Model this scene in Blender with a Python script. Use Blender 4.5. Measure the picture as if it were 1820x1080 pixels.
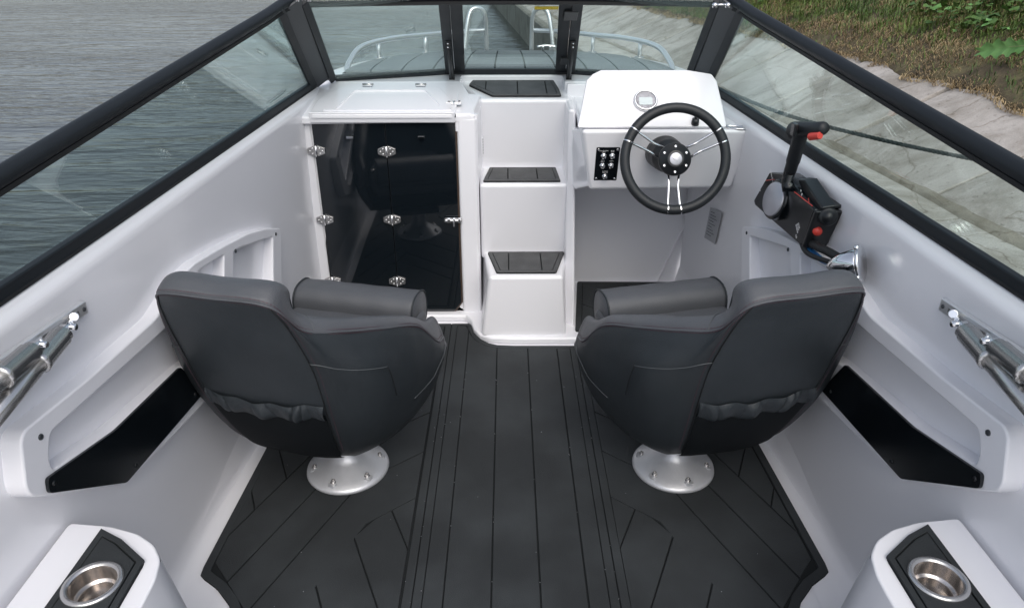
import bpy, bmesh, math, random
from mathutils import Vector, Matrix, noise
from mathutils.geometry import tessellate_polygon
import numpy as np

for o in list(bpy.data.objects):
    bpy.data.objects.remove(o)
scene = bpy.context.scene
COL = scene.collection
random.seed(7)
rng = np.random.default_rng(7)
V = Vector

# ------------------------------------------------------------------ camera
FPX = 1250.0
PITCH = math.atan(637 / FPX)
YAW = math.atan(10 * math.cos(PITCH) / FPX)
CAM = V((-.015, 0, 1.44))
cd = bpy.data.cameras.new('camera')
cam = bpy.data.objects.new('camera', cd)
COL.objects.link(cam)
cd.sensor_width = 36
cd.lens = 36 * FPX / 1820
cd.clip_start = .02
cd.clip_end = 3000
cam.location = CAM
cam.rotation_euler = (math.pi / 2 - PITCH, 0, -YAW)
scene.camera = cam

# ------------------------------------------------------------------ light
world = bpy.data.worlds.new('World')
scene.world = world
world.use_nodes = True
wn = world.node_tree
wn.nodes.clear()
SUN_EL, SUN_AZ = math.radians(52), math.radians(168)      # azimuth from +Y towards +X
sky = wn.nodes.new('ShaderNodeTexSky')
sky.sky_type = 'NISHITA'
sky.sun_disc = False
sky.sun_elevation = SUN_EL
sky.sun_rotation = SUN_AZ
sky.air_density = 1.0
sky.dust_density = 3.2
sky.ozone_density = 1.0
hsv = wn.nodes.new('ShaderNodeHueSaturation')             # overcast: the cloud layer takes the blue out
hsv.inputs['Saturation'].default_value = .55
bg = wn.nodes.new('ShaderNodeBackground')
bg.inputs['Strength'].default_value = .145
wo = wn.nodes.new('ShaderNodeOutputWorld')
wn.links.new(sky.outputs[0], hsv.inputs['Color'])
wn.links.new(hsv.outputs[0], bg.inputs[0])
wn.links.new(bg.outputs[0], wo.inputs[0])
sd = bpy.data.lights.new('sun', 'SUN')
sd.energy = .85
sd.angle = math.radians(60)
sd.color = (1, .97, .93)
sun = bpy.data.objects.new('sun', sd)
COL.objects.link(sun)
sv = V((math.sin(SUN_AZ) * math.cos(SUN_EL), math.cos(SUN_AZ) * math.cos(SUN_EL), math.sin(SUN_EL)))
sun.rotation_euler = sv.to_track_quat('Z', 'Y').to_euler()
scene.cycles.caustics_reflective = False
scene.cycles.max_bounces = 14
scene.cycles.diffuse_bounces = 9
scene.cycles.glossy_bounces = 6
scene.cycles.transparent_max_bounces = 16
scene.view_settings.view_transform = 'Standard'
scene.view_settings.look = 'None'
scene.view_settings.gamma = 1
scene.view_settings.use_curve_mapping = False
scene.view_settings.exposure = 0.42

# ------------------------------------------------------------------ materials
def mat(name, col, rough=.5, metal=0., coat=0., spec=.5, noise_amt=0., noise_scale=8., bump=0., bump_scale=60., col2=None,
        rough_var=0., detail=4, stretch=None, ramp=(.35, .65)):
    m = bpy.data.materials.new(name)
    m.use_nodes = True
    nt = m.node_tree
    b = nt.nodes['Principled BSDF']
    b.inputs['Base Color'].default_value = (*col, 1)
    b.inputs['Roughness'].default_value = rough
    b.inputs['Metallic'].default_value = metal
    b.inputs['Coat Weight'].default_value = coat
    b.inputs['Coat Roughness'].default_value = .10
    b.inputs['Specular IOR Level'].default_value = spec
    tc = nt.nodes.new('ShaderNodeTexCoord')
    src = tc.outputs['Object']
    if stretch:
        mp = nt.nodes.new('ShaderNodeMapping')
        mp.inputs['Scale'].default_value = stretch
        nt.links.new(src, mp.inputs[0])
        src = mp.outputs[0]
    if noise_amt or col2 or rough_var:
        n = nt.nodes.new('ShaderNodeTexNoise')
        n.inputs['Scale'].default_value = noise_scale
        n.inputs['Detail'].default_value = detail
        nt.links.new(src, n.inputs['Vector'])
        r = nt.nodes.new('ShaderNodeValToRGB')
        r.color_ramp.elements[0].position, r.color_ramp.elements[1].position = ramp
        c2 = col2 or tuple(c * (1 - noise_amt) for c in col)
        r.color_ramp.elements[0].color = (*c2, 1)
        r.color_ramp.elements[1].color = (*col, 1)
        nt.links.new(n.outputs['Fac'], r.inputs[0])
        nt.links.new(r.outputs[0], b.inputs['Base Color'])
        if rough_var:
            mr = nt.nodes.new('ShaderNodeMapRange')
            mr.inputs['From Min'].default_value = .3
            mr.inputs['From Max'].default_value = .7
            mr.inputs['To Min'].default_value = rough - rough_var
            mr.inputs['To Max'].default_value = rough + rough_var
            nt.links.new(n.outputs['Fac'], mr.inputs['Value'])
            nt.links.new(mr.outputs[0], b.inputs['Roughness'])
    if bump:
        n2 = nt.nodes.new('ShaderNodeTexNoise')
        n2.inputs['Scale'].default_value = bump_scale
        n2.inputs['Detail'].default_value = 3
        nt.links.new(src, n2.inputs['Vector'])
        bp = nt.nodes.new('ShaderNodeBump')
        bp.inputs['Strength'].default_value = bump
        bp.inputs['Distance'].default_value = .004
        nt.links.new(n2.outputs['Fac'], bp.inputs['Height'])
        nt.links.new(bp.outputs[0], b.inputs['Normal'])
    return m

M = {}
M['gel'] = mat('gelcoat_white', (.83, .83, .855), rough=.28, coat=.5, noise_amt=.03, noise_scale=1.2, ramp=(.2,.8), detail=1, bump=.035, bump_scale=3.5)
M['gelm'] = mat('gelcoat_moulding', (.82, .82, .845), rough=.32, coat=.4, noise_amt=.02, noise_scale=1.5, ramp=(.2,.8), detail=1)
M['eva'] = mat('eva_pad_charcoal', (.037, .042, .045), rough=.74, noise_amt=.38, noise_scale=3.2, bump=.35, bump_scale=420, spec=.35, rough_var=.06, detail=9, ramp=(.42, .62))
M['groove'] = mat('eva_groove', (.013, .015, .016), rough=.9, spec=.2)
M['step'] = mat('eva_step_grey', (.078, .080, .082), rough=.7, noise_amt=.3, noise_scale=14, bump=.3, bump_scale=420, detail=6)
M['deckpad'] = mat('eva_pad_sky_sheen', (.17, .19, .20), rough=.75, noise_amt=.2, noise_scale=6, bump=.3, bump_scale=300)  # dark pad lightened to blue-grey: grazing sky reflection painted into the colour
M['frame'] = mat('black_anodised_frame', (.010, .014, .018), rough=.55, spec=.35, noise_amt=.2, noise_scale=12, rough_var=.04)
M['frame2'] = mat('dark_grey_infill', (.035, .04, .046), rough=.5, noise_amt=.15, noise_scale=9)
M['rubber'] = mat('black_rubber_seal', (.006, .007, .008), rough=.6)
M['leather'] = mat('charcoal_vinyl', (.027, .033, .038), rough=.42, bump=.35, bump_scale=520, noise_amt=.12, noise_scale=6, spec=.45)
M['leather_lit'] = mat('vinyl_band_top_lit', (.086, .091, .100), rough=.38, bump=.35, bump_scale=520, noise_amt=.1, noise_scale=6, spec=.45)  # paler than charcoal_vinyl: light falling on the upper faces is painted in
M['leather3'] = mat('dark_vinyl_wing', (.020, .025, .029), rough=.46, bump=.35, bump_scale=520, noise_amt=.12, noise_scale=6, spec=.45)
M['pouch'] = mat('black_pouch_fabric', (.003, .0045, .006), rough=.7, spec=.2, bump=.4, bump_scale=900)
M['stitch'] = mat('plum_thread', (.075, .032, .045), rough=.7)
M['seam'] = mat('grey_seam_thread', (.075, .083, .088), rough=.6)
M['castw'] = mat('cast_aluminium_base', (.62, .63, .65), rough=.38, metal=.45, noise_amt=.08, noise_scale=14, bump=.15, bump_scale=200)
M['rail'] = mat('polished_rail', (.78, .79, .80), rough=.3, metal=.75)
M['chrome'] = mat('chrome', (.82, .82, .83), rough=.07, metal=1, noise_amt=.05, noise_scale=20)
M['steel'] = mat('brushed_stainless', (.62, .61, .60), rough=.26, metal=.9, noise_amt=.06, noise_scale=3)
M['cup'] = mat('cup_stainless_reflection_bands', (.74, .69, .65), rough=.2, metal=.85, noise_amt=.55, noise_scale=34, stretch=(1, 1, .05), ramp=(.38, .6), detail=1)  # upright light and dark bands in the colour stand in for reflections
M['alu'] = mat('matt_aluminium', (.78, .785, .79), rough=.36, metal=.75, noise_amt=.08, noise_scale=20)
M['acryl'] = mat('smoked_acrylic', (.006, .009, .012), rough=.03, spec=1.0, rough_var=.01, noise_scale=3, coat=0)
M['acedge'] = mat('acrylic_edge', (.07, .045, .032), rough=.3)
M['blackg'] = mat('black_gloss_panel', (.004, .006, .008), rough=.2, noise_amt=.2, noise_scale=5)
M['blackm'] = mat('black_plastic', (.010, .012, .014), rough=.4, noise_amt=.15, noise_scale=20, bump=.1, bump_scale=300)
M['wheel'] = mat('black_wheel_grip', (.014, .017, .020), rough=.5, noise_amt=.15, noise_scale=25, bump=.15, bump_scale=400)
M['red'] = mat('red_plastic', (.60, .06, .045), rough=.4)
M['blue'] = mat('blue_hose', (.02, .16, .42), rough=.4)
M['silver'] = mat('silver_disc', (.50, .50, .54), rough=.4, metal=.6, noise_amt=.05, noise_scale=30)
M['white'] = mat('white_print', (.75, .75, .75), rough=.5)
M['yellow'] = mat('yellow_sticker', (.80, .62, .02), rough=.5)
M['lcd'] = mat('pale_lcd', (.55, .62, .62), rough=.2)
M['grey'] = mat('grey_label', (.42, .43, .45), rough=.35, metal=.5)
M['rope'] = mat('dark_green_rope', (.012, .022, .022), rough=.85, noise_amt=.4, noise_scale=60)
M['leafy'] = mat('broad_leaf', (.085, .17, .035), rough=.5, col2=(.045, .10, .02), noise_scale=5)
M['leafp'] = mat('pale_leaf', (.19, .38, .12), rough=.45, col2=(.12, .28, .07), noise_scale=14)
M['stem'] = mat('leaf_stem', (.30, .36, .16), rough=.5)
M['blade'] = mat('grass_blade', (.13, .20, .035), rough=.55, col2=(.05, .10, .018), noise_scale=1.7, detail=6)
M['straw'] = mat('dry_straw', (.46, .35, .19), rough=.8, col2=(.20, .14, .07), noise_scale=9)

def glass_mat():
    m = bpy.data.materials.new('tinted_windscreen_glass')
    m.use_nodes = True
    nt = m.node_tree
    nt.nodes.clear()
    out = nt.nodes.new('ShaderNodeOutputMaterial')
    mix = nt.nodes.new('ShaderNodeMixShader')
    tr = nt.nodes.new('ShaderNodeBsdfTransparent')
    tr.inputs[0].default_value = (.89, .95, .935, 1)
    gl = nt.nodes.new('ShaderNodeBsdfGlossy')
    gl.inputs['Roughness'].default_value = .01
    gl.inputs['Color'].default_value = (.9, 1, .98, 1)
    ge = nt.nodes.new('ShaderNodeNewGeometry')
    dt = nt.nodes.new('ShaderNodeVectorMath'); dt.operation = 'DOT_PRODUCT'
    nt.links.new(ge.outputs['Normal'], dt.inputs[0]); nt.links.new(ge.outputs['Incoming'], dt.inputs[1])
    def ma(op, x, y=0.):
        q = nt.nodes.new('ShaderNodeMath'); q.operation = op
        for i, s_ in enumerate((x, y)):
            if isinstance(s_, (int, float)): q.inputs[i].default_value = s_
            else: nt.links.new(s_, q.inputs[i])
        return q.outputs[0]
    # Schlick reflectance, the same from either side of the sheet
    fac = ma('ADD', ma('MULTIPLY', ma('POWER', ma('SUBTRACT', 1.0, ma('ABSOLUTE', dt.outputs['Value'])), 5.0), .78), .024)
    n = nt.nodes.new('ShaderNodeTexNoise')
    n.inputs['Scale'].default_value = 2.2
    bp = nt.nodes.new('ShaderNodeBump')
    bp.inputs['Strength'].default_value = .04
    tc = nt.nodes.new('ShaderNodeTexCoord')
    nt.links.new(tc.outputs['Object'], n.inputs['Vector'])
    nt.links.new(n.outputs['Fac'], bp.inputs['Height'])
    nt.links.new(bp.outputs[0], gl.inputs['Normal'])
    nt.links.new(fac, mix.inputs[0])
    nt.links.new(tr.outputs[0], mix.inputs[1])
    nt.links.new(gl.outputs[0], mix.inputs[2])
    nt.links.new(mix.outputs[0], out.inputs[0])
    return m
M['glass'] = glass_mat()

def water_mat():
    m = bpy.data.materials.new('harbour_water')
    m.use_nodes = True
    nt = m.node_tree
    b = nt.nodes['Principled BSDF']
    b.inputs['Base Color'].default_value = (.036, .040, .038, 1)
    b.inputs['Roughness'].default_value = .10
    b.inputs['IOR'].default_value = 1.33
    tc = nt.nodes.new('ShaderNodeTexCoord')
    def nz(scale, sx, sy, det, dist=0.):
        mp = nt.nodes.new('ShaderNodeMapping')
        mp.inputs['Scale'].default_value = (sx, sy, 1)
        mp.inputs['Rotation'].default_value = (0, 0, .12)
        nt.links.new(tc.outputs['Object'], mp.inputs[0])
        n = nt.nodes.new('ShaderNodeTexNoise')
        n.inputs['Scale'].default_value = scale
        n.inputs['Detail'].default_value = det
        n.inputs['Distortion'].default_value = dist
        nt.links.new(mp.outputs[0], n.inputs['Vector'])
        return n.outputs['Fac']
    a = nz(1.6, .55, 1.6, 3, .6)
    c = nz(5.5, .5, 1.7, 3, .8)
    d = nz(19, .5, 1.5, 2)
    def ma(op, x, y):
        q = nt.nodes.new('ShaderNodeMath')
        q.operation = op
        for i, s in enumerate((x, y)):
            if isinstance(s, (int, float)):
                q.inputs[i].default_value = s
            else:
                nt.links.new(s, q.inputs[i])
        return q.outputs[0]
    e = nz(.22, .6, 1.4, 3, .5)
    pt = ma('MULTIPLY', ma('SUBTRACT', e, .25), 2.0)         # calmer and rougher patches
    h = ma('ADD', ma('ADD', ma('MULTIPLY', a, .9), ma('MULTIPLY', ma('MULTIPLY', c, .62), pt)), ma('MULTIPLY', ma('MULTIPLY', d, .10), pt))
    bp = nt.nodes.new('ShaderNodeBump')
    bp.inputs['Strength'].default_value = 1.0
    bp.inputs['Distance'].default_value = .042
    nt.links.new(h, bp.inputs['Height'])
    nt.links.new(bp.outputs[0], b.inputs['Normal'])
    return m
M['water'] = water_mat()

def concrete_mat(name, base, dark, wet):
    m = bpy.data.materials.new(name)
    m.use_nodes = True
    nt = m.node_tree
    b = nt.nodes['Principled BSDF']
    b.inputs['Roughness'].default_value = .85
    tc = nt.nodes.new('ShaderNodeTexCoord')
    def nz(scale, det, rough=.6, st=(1, 1, 1), dist=0):
        mp = nt.nodes.new('ShaderNodeMapping')
        mp.inputs['Scale'].default_value = st
        nt.links.new(tc.outputs['Object'], mp.inputs[0])
        n = nt.nodes.new('ShaderNodeTexNoise')
        n.inputs['Scale'].default_value = scale
        n.inputs['Detail'].default_value = det
        n.inputs['Roughness'].default_value = rough
        n.inputs['Distortion'].default_value = dist
        nt.links.new(mp.outputs[0], n.inputs['Vector'])
        return n.outputs['Fac']
    def rmp(src, e):
        r = nt.nodes.new('ShaderNodeValToRGB')
        cr = r.color_ramp
        cr.elements[0].position, cr.elements[0].color = e[0][0], (*e[0][1], 1)
        cr.elements[1].position, cr.elements[1].color = e[-1][0], (*e[-1][1], 1)
        for p, c in e[1:-1]:
            q = cr.elements.new(p)
            q.color = (*c, 1)
        nt.links.new(src, r.inputs[0])
        return r.outputs[0]
    def mul(x, y, f=1.):
        q = nt.nodes.new('ShaderNodeMixRGB')
        q.blend_type = 'MULTIPLY'
        q.inputs[0].default_value = f
        nt.links.new(x, q.inputs[1])
        nt.links.new(y, q.inputs[2])
        return q.outputs[0]
    big = rmp(nz(1.1, 7, .62, (1, 1, 1), .4), [(.33, dark), (.47, base), (.60, base), (.72, wet)])
    streak = rmp(nz(2.6, 9, .68, (.8, 1.4, 1), .5), [(.38, (.68, .66, .62)), (.58, (1.08, 1.08, 1.08))])
    pit = rmp(nz(38, 3), [(.28, (.45, .43, .40)), (.38, (1, 1, 1))])
    fine = rmp(nz(160, 2), [(.3, (.86, .86, .86)), (.7, (1.08, 1.08, 1.08))])
    vo = nt.nodes.new('ShaderNodeTexVoronoi')
    vo.feature = 'DISTANCE_TO_EDGE'; vo.inputs['Scale'].default_value = .9
    vadd = nt.nodes.new('ShaderNodeVectorMath'); vadd.operation = 'MULTIPLY_ADD'
    vn = nt.nodes.new('ShaderNodeTexNoise'); vn.inputs['Scale'].default_value = 3.5; vn.inputs['Detail'].default_value = 6
    nt.links.new(tc.outputs['Object'], vn.inputs['Vector'])
    nt.links.new(vn.outputs['Color'], vadd.inputs[0]); vadd.inputs[1].default_value = (.35, .35, .35)
    nt.links.new(tc.outputs['Object'], vadd.inputs[2])
    nt.links.new(vadd.outputs[0], vo.inputs['Vector'])
    crack = rmp(vo.outputs['Distance'], [(.0, (.5, .46, .40)), (.006, (1, 1, 1))])
    col = mul(mul(mul(mul(big, streak), pit, .7), fine), crack, .8)
    nt.links.new(col, b.inputs['Base Color'])
    bp = nt.nodes.new('ShaderNodeBump')
    bp.inputs['Strength'].default_value = .55
    bp.inputs['Distance'].default_value = .012
    nt.links.new(nz(26, 8, .65), bp.inputs['Height'])
    nt.links.new(bp.outputs[0], b.inputs['Normal'])
    return m
M['conc'] = concrete_mat('weathered_concrete', (.43, .40, .37), (.30, .28, .25), (.35, .33, .295))
M['conc2'] = concrete_mat('worn_apron_concrete', (.44, .42, .385), (.33, .315, .28), (.38, .365, .33))
M['wallc'] = concrete_mat('stained_quay_concrete', (.24, .235, .205), (.13, .13, .105), (.17, .175, .14))
M['joint'] = concrete_mat('joint_grit', (.29, .265, .22), (.15, .13, .10), (.33, .29, .23))

def soil_mat():
    m = bpy.data.materials.new('bank_soil')
    m.use_nodes = True
    nt = m.node_tree
    b = nt.nodes['Principled BSDF']
    b.inputs['Roughness'].default_value = .95
    tc = nt.nodes.new('ShaderNodeTexCoord')
    n = nt.nodes.new('ShaderNodeTexNoise')
    n.inputs['Scale'].default_value = 5
    n.inputs['Detail'].default_value = 10
    n.inputs['Roughness'].default_value = .7
    nt.links.new(tc.outputs['Object'], n.inputs['Vector'])
    r = nt.nodes.new('ShaderNodeValToRGB')
    cr = r.color_ramp
    cr.elements[0].position, cr.elements[0].color = .32, (.045, .034, .022, 1)
    cr.elements[1].position, cr.elements[1].color = .70, (.19, .18, .08, 1)
    q = cr.elements.new(.5)
    q.color = (.10, .078, .045, 1)
    nt.links.new(n.outputs['Fac'], r.inputs[0])
    nt.links.new(r.outputs[0], b.inputs['Base Color'])
    bp = nt.nodes.new('ShaderNodeBump')
    bp.inputs['Strength'].default_value = .9
    bp.inputs['Distance'].default_value = .03
    nt.links.new(n.outputs['Fac'], bp.inputs['Height'])
    nt.links.new(bp.outputs[0], b.inputs['Normal'])
    return m
M['soil'] = soil_mat()

# ------------------------------------------------------------------ helpers
def at(px, py, x=None, y=None, z=None):
    """point of the place seen at photo pixel px,py on the plane x=, y= or z="""
    a, b = (px - 910) / FPX, (540 - py) / FPX
    e = cam.rotation_euler.to_matrix()
    d = e @ V((a, b, -1))
    i, v = (0, x) if x is not None else (1, y) if y is not None else (2, z)
    t = (v - CAM[i]) / d[i]
    return CAM + d * t

def thing(name, label, cat, loc=(0, 0, 0), group=None, kind=None):
    o = bpy.data.objects.new(name, None)
    o.empty_display_size = .1
    COL.objects.link(o)
    o.location = loc
    return tag(o, label, cat, group, kind)

def tag(o, label=None, cat=None, group=None, kind=None):
    if label: o['label'] = label
    if cat: o['category'] = cat
    if group: o['group'] = group
    if kind: o['kind'] = kind
    return o

def par(o, parent):
    if parent is not None:
        o.parent = parent
        p = parent
        T = Matrix.Identity(4)
        while p is not None:
            T = Matrix.Translation(p.location) @ (p.matrix_parent_inverse @ T if p.parent else T)
            p = p.parent
        # parents here are only translated when their children are made
        o.matrix_parent_inverse = T.inverted()
    return o

def mk(name, vs, fs, m, parent=None, smooth=False, bevel=0, seg=3, label=None, sub=0, angle=35, fi=None, solid=0):
    me = bpy.data.meshes.new(name)
    me.from_pydata([tuple(v) for v in vs], [], fs)
    if not isinstance(m, (list, tuple)): m = [m]
    for q in m: me.materials.append(M[q])
    if fi is not None: me.polygons.foreach_set('material_index', fi)
    bm = bmesh.new(); bm.from_mesh(me)
    bmesh.ops.recalc_face_normals(bm, faces=bm.faces[:])
    bm.to_mesh(me); bm.free()
    o = bpy.data.objects.new(name, me)
    COL.objects.link(o)
    par(o, parent)
    if smooth or bevel:
        me.polygons.foreach_set('use_smooth', [True] * len(me.polygons))
    if solid:
        s = o.modifiers.new('s', 'SOLIDIFY'); s.thickness = solid; s.offset = 0
    if bevel:
        b = o.modifiers.new('b', 'BEVEL')
        b.width = bevel; b.segments = seg; b.limit_method = 'ANGLE'; b.angle_limit = math.radians(angle)
        b.harden_normals = True
    if sub:
        s = o.modifiers.new('u', 'SUBSURF'); s.levels = sub; s.render_levels = sub
    if label: o['label'] = label
    return o

class MB:
    def __init__(s): s.v = []; s.f = []; s.mi = []
    def add(s, vf, mi=0):
        n = len(s.v)
        s.v += list(vf[0]); s.f += [tuple(i + n for i in f) for f in vf[1]]
        s.mi += [mi] * len(vf[1])
        return s
    def build(s, name, m, parent=None, **k):
        if isinstance(m, (list, tuple)): k['fi'] = s.mi
        return mk(name, s.v, s.f, m, parent, **k)

def catmull(pts, n=6, closed=False):
    pts = [V(p) for p in pts]
    N = len(pts); out = []
    rg = range(N) if closed else range(N - 1)
    for i in rg:
        p1, p2 = pts[i], pts[(i + 1) % N]
        p0 = pts[(i - 1) % N] if (closed or i > 0) else p1 * 2 - p2
        p3 = pts[(i + 2) % N] if (closed or i + 2 < N) else p2 * 2 - p1
        for k in range(n):
            t = k / n
            out.append(.5 * ((2 * p1) + (p2 - p0) * t + (2 * p0 - 5 * p1 + 4 * p2 - p3) * t * t + (3 * p1 - p0 - 3 * p2 + p3) * t ** 3))
    if not closed: out.append(pts[-1])
    return out

def tube(pts, r, n=10, closed=False, cap=True, sx=1.):
    pts = [V(p) for p in pts]
    N = len(pts)
    rs = r if isinstance(r, (list, tuple)) else [r] * N
    T = []
    for i in range(N):
        a = pts[(i - 1) % N] if (closed or i > 0) else pts[i]
        b = pts[(i + 1) % N] if (closed or i < N - 1) else pts[i]
        T.append((b - a).normalized())
    up = V((0, 0, 1)) if abs(T[0].z) < .9 else V((1, 0, 0))
    u = (up - T[0] * up.dot(T[0])).normalized()
    vs = []; fs = []
    for i in range(N):
        u = (u - T[i] * u.dot(T[i])).normalized()
        w = T[i].cross(u)
        for k in range(n):
            a = 2 * math.pi * k / n
            vs.append(pts[i] + (u * math.cos(a) + w * math.sin(a) * sx) * rs[i])
    for i in range(N if closed else N - 1):
        for k in range(n):
            fs.append((i * n + k, i * n + (k + 1) % n, ((i + 1) % N) * n + (k + 1) % n, ((i + 1) % N) * n + k))
    if cap and not closed:
        fs.append(tuple(range(n)))
        fs.append(tuple((N - 1) * n + k for k in range(n)))
    return vs, fs

def box(a, b):
    (x0, y0, z0), (x1, y1, z1) = a, b
    vs = [(x0, y0, z0), (x1, y0, z0), (x1, y1, z0), (x0, y1, z0), (x0, y0, z1), (x1, y0, z1), (x1, y1, z1), (x0, y1, z1)]
    return [V(v) for v in vs], [(0, 3, 2, 1), (4, 5, 6, 7), (0, 1, 5, 4), (1, 2, 6, 5), (2, 3, 7, 6), (3, 0, 4, 7)]

def frame_of(o, u, v):
    u = V(u).normalized(); v = V(v); v = (v - u * v.dot(u)).normalized(); n = u.cross(v)
    return Matrix(((u.x, v.x, n.x, o[0]), (u.y, v.y, n.y, o[1]), (u.z, v.z, n.z, o[2]), (0, 0, 0, 1)))

def xf(vf, mtx):
    return [mtx @ V(p) for p in vf[0]], vf[1]

def prism(pts, d):
    """closed prism: planar loop pts (3D) pushed along vector d"""
    pts = [V(p) for p in pts]; d = V(d); n = len(pts)
    vs = pts + [p + d for p in pts]
    fs = [tuple(range(n)), tuple(range(2 * n - 1, n - 1, -1))]
    fs += [(i, (i + 1) % n, n + (i + 1) % n, n + i) for i in range(n)]
    return vs, fs

def plate(loops, z0, z1):
    """2D loops (first outer, rest holes) extruded z0..z1 in a local frame"""
    flat = [p for l in loops for p in l]
    tri = tessellate_polygon([[V((p[0], p[1], 0)) for p in l] for l in loops])
    N = len(flat)
    vs = [V((p[0], p[1], z0)) for p in flat] + [V((p[0], p[1], z1)) for p in flat]
    fs = [tuple(t) for t in tri] + [tuple(N + i for i in reversed(t)) for t in tri]
    k = 0
    for l in loops:
        n = len(l)
        for i in range(n):
            a, b = k + i, k + (i + 1) % n
            fs.append((a, b, N + b, N + a))
        k += n
    return vs, fs

def curve_plate(loops, z0, z1, bev):
    c = bpy.data.curves.new('outline', 'CURVE')
    c.dimensions = '2D'; c.fill_mode = 'BOTH'
    for l in loops:
        sp = c.splines.new('POLY'); sp.points.add(len(l) - 1)
        for i, p in enumerate(l): sp.points[i].co = (p[0], p[1], 0, 1)
        sp.use_cyclic_u = True
    c.extrude = (z1 - z0) / 2 - bev; c.bevel_depth = bev; c.bevel_resolution = 3; c.offset = -bev
    t = bpy.data.objects.new('outline', c)
    me = bpy.data.meshes.new_from_object(t)
    bpy.data.objects.remove(t)
    zc = (z0 + z1) / 2
    vs = [V((v.co.x, v.co.y, v.co.z + zc)) for v in me.vertices]
    fs = [tuple(p.vertices) for p in me.polygons]
    bpy.data.meshes.remove(me)
    return vs, fs

def lathe(prof, n=24, mtx=None, caps=True):
    vs = []; fs = []
    for r, z in prof:
        for k in range(n):
            a = 2 * math.pi * k / n
            vs.append(V((r * math.cos(a), r * math.sin(a), z)))
    m = len(prof)
    for i in range(m - 1):
        for k in range(n):
            fs.append((i * n + k, i * n + (k + 1) % n, (i + 1) * n + (k + 1) % n, (i + 1) * n + k))
    if caps and prof[0][0] > 1e-6: fs.append(tuple(range(n)))
    if caps and prof[-1][0] > 1e-6: fs.append(tuple((m - 1) * n + k for k in range(n)))
    if mtx is not None: vs = [mtx @ v for v in vs]
    return vs, fs

def rounded(pts, r, n=4):
    """round the corners of a 2D loop"""
    out = []
    N = len(pts)
    for i in range(N):
        p = V(pts[i][:2]); a = V(pts[i - 1][:2]); b = V(pts[(i + 1) % N][:2])
        rr = r[i] if isinstance(r, (list, tuple)) else r
        da, db = a - p, b - p
        k = min(rr, da.length * .45, db.length * .45)
        if k < 1e-5: out.append((p.x, p.y)); continue
        s, e = p + da.normalized() * k, p + db.normalized() * k
        for j in range(n + 1):
            t = j / n
            q = s * (1 - t) ** 2 + p * 2 * t * (1 - t) + e * t * t
            out.append((q.x, q.y))
    return out

def area(p):
    return .5 * sum(p[i][0] * p[(i + 1) % len(p)][1] - p[(i + 1) % len(p)][0] * p[i][1] for i in range(len(p)))

def inset(p, d):
    if area(p) < 0: p = p[::-1]
    N = len(p); out = []
    for i in range(N):
        a, b, c = V(p[i - 1][:2]), V(p[i][:2]), V(p[(i + 1) % N][:2])
        e1, e2 = (b - a), (c - b)
        if e1.length < 1e-6 or e2.length < 1e-6: continue
        e1.normalize(); e2.normalize()
        n1, n2 = V((-e1.y, e1.x)), V((-e2.y, e2.x))
        m = n1 + n2
        if m.length < 1e-3: continue
        m.normalize()
        q = b + m * min(d / max(m.dot(n1), .35), d * 3)
        out.append((q.x, q.y))
    return out

def clip(p, a, b, c):
    """keep a*x+b*y>=c"""
    out = []
    for i in range(len(p)):
        s, e = p[i - 1], p[i]
        fs, fe = a * s[0] + b * s[1] - c, a * e[0] + b * e[1] - c
        if (fs >= 0) != (fe >= 0):
            t = fs / (fs - fe)
            out.append((s[0] + (e[0] - s[0]) * t, s[1] + (e[1] - s[1]) * t))
        if fe >= 0: out.append(tuple(e))
    return out

def clip_convex(p, R):
    if area(R) < 0: R = R[::-1]
    for i in range(len(R)):
        a, b = R[i], R[(i + 1) % len(R)]
        ex, ey = b[0] - a[0], b[1] - a[1]
        if abs(ex) + abs(ey) < 1e-9: continue
        p = clip(p, -ey, ex, -ey * a[0] + ex * a[1])
        if len(p) < 3: return []
    q = []
    for v in p:
        if not q or (abs(v[0] - q[-1][0]) + abs(v[1] - q[-1][1])) > 1e-5: q.append(v)
    return q if len(q) > 2 and abs(area(q)) > 2e-4 else []

def text_mesh(s, size, mtx, m, name, parent, bold=0., align='CENTER'):
    c = bpy.data.curves.new(name, 'FONT')
    c.body = s; c.size = size; c.align_x = align; c.align_y = 'CENTER'; c.offset = bold; c.resolution_u = 2
    c.extrude = .0004
    t = bpy.data.objects.new(name, c)
    me = bpy.data.meshes.new_from_object(t)
    bpy.data.objects.remove(t)
    me.materials.clear(); me.materials.append(M[m])
    me.transform(mtx)
    o = bpy.data.objects.new(name, me)
    COL.objects.link(o)
    return par(o, parent)

def bar(p0, p1, w, h, side, up=None):
    """rectangular bar p0->p1, w along side, h perpendicular"""
    p0, p1 = V(p0), V(p1)
    t = (p1 - p0).normalized()
    s = V(side); s = (s - t * s.dot(t)).normalized()
    n = t.cross(s)
    vs = []
    for p in (p0, p1):
        for a, b in ((-1, -1), (1, -1), (1, 1), (-1, 1)):
            vs.append(p + s * a * w / 2 + n * b * h / 2)
    return vs, [(0, 1, 2, 3), (7, 6, 5, 4), (0, 4, 5, 1), (1, 5, 6, 2), (2, 6, 7, 3), (3, 7, 4, 0)]

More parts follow.
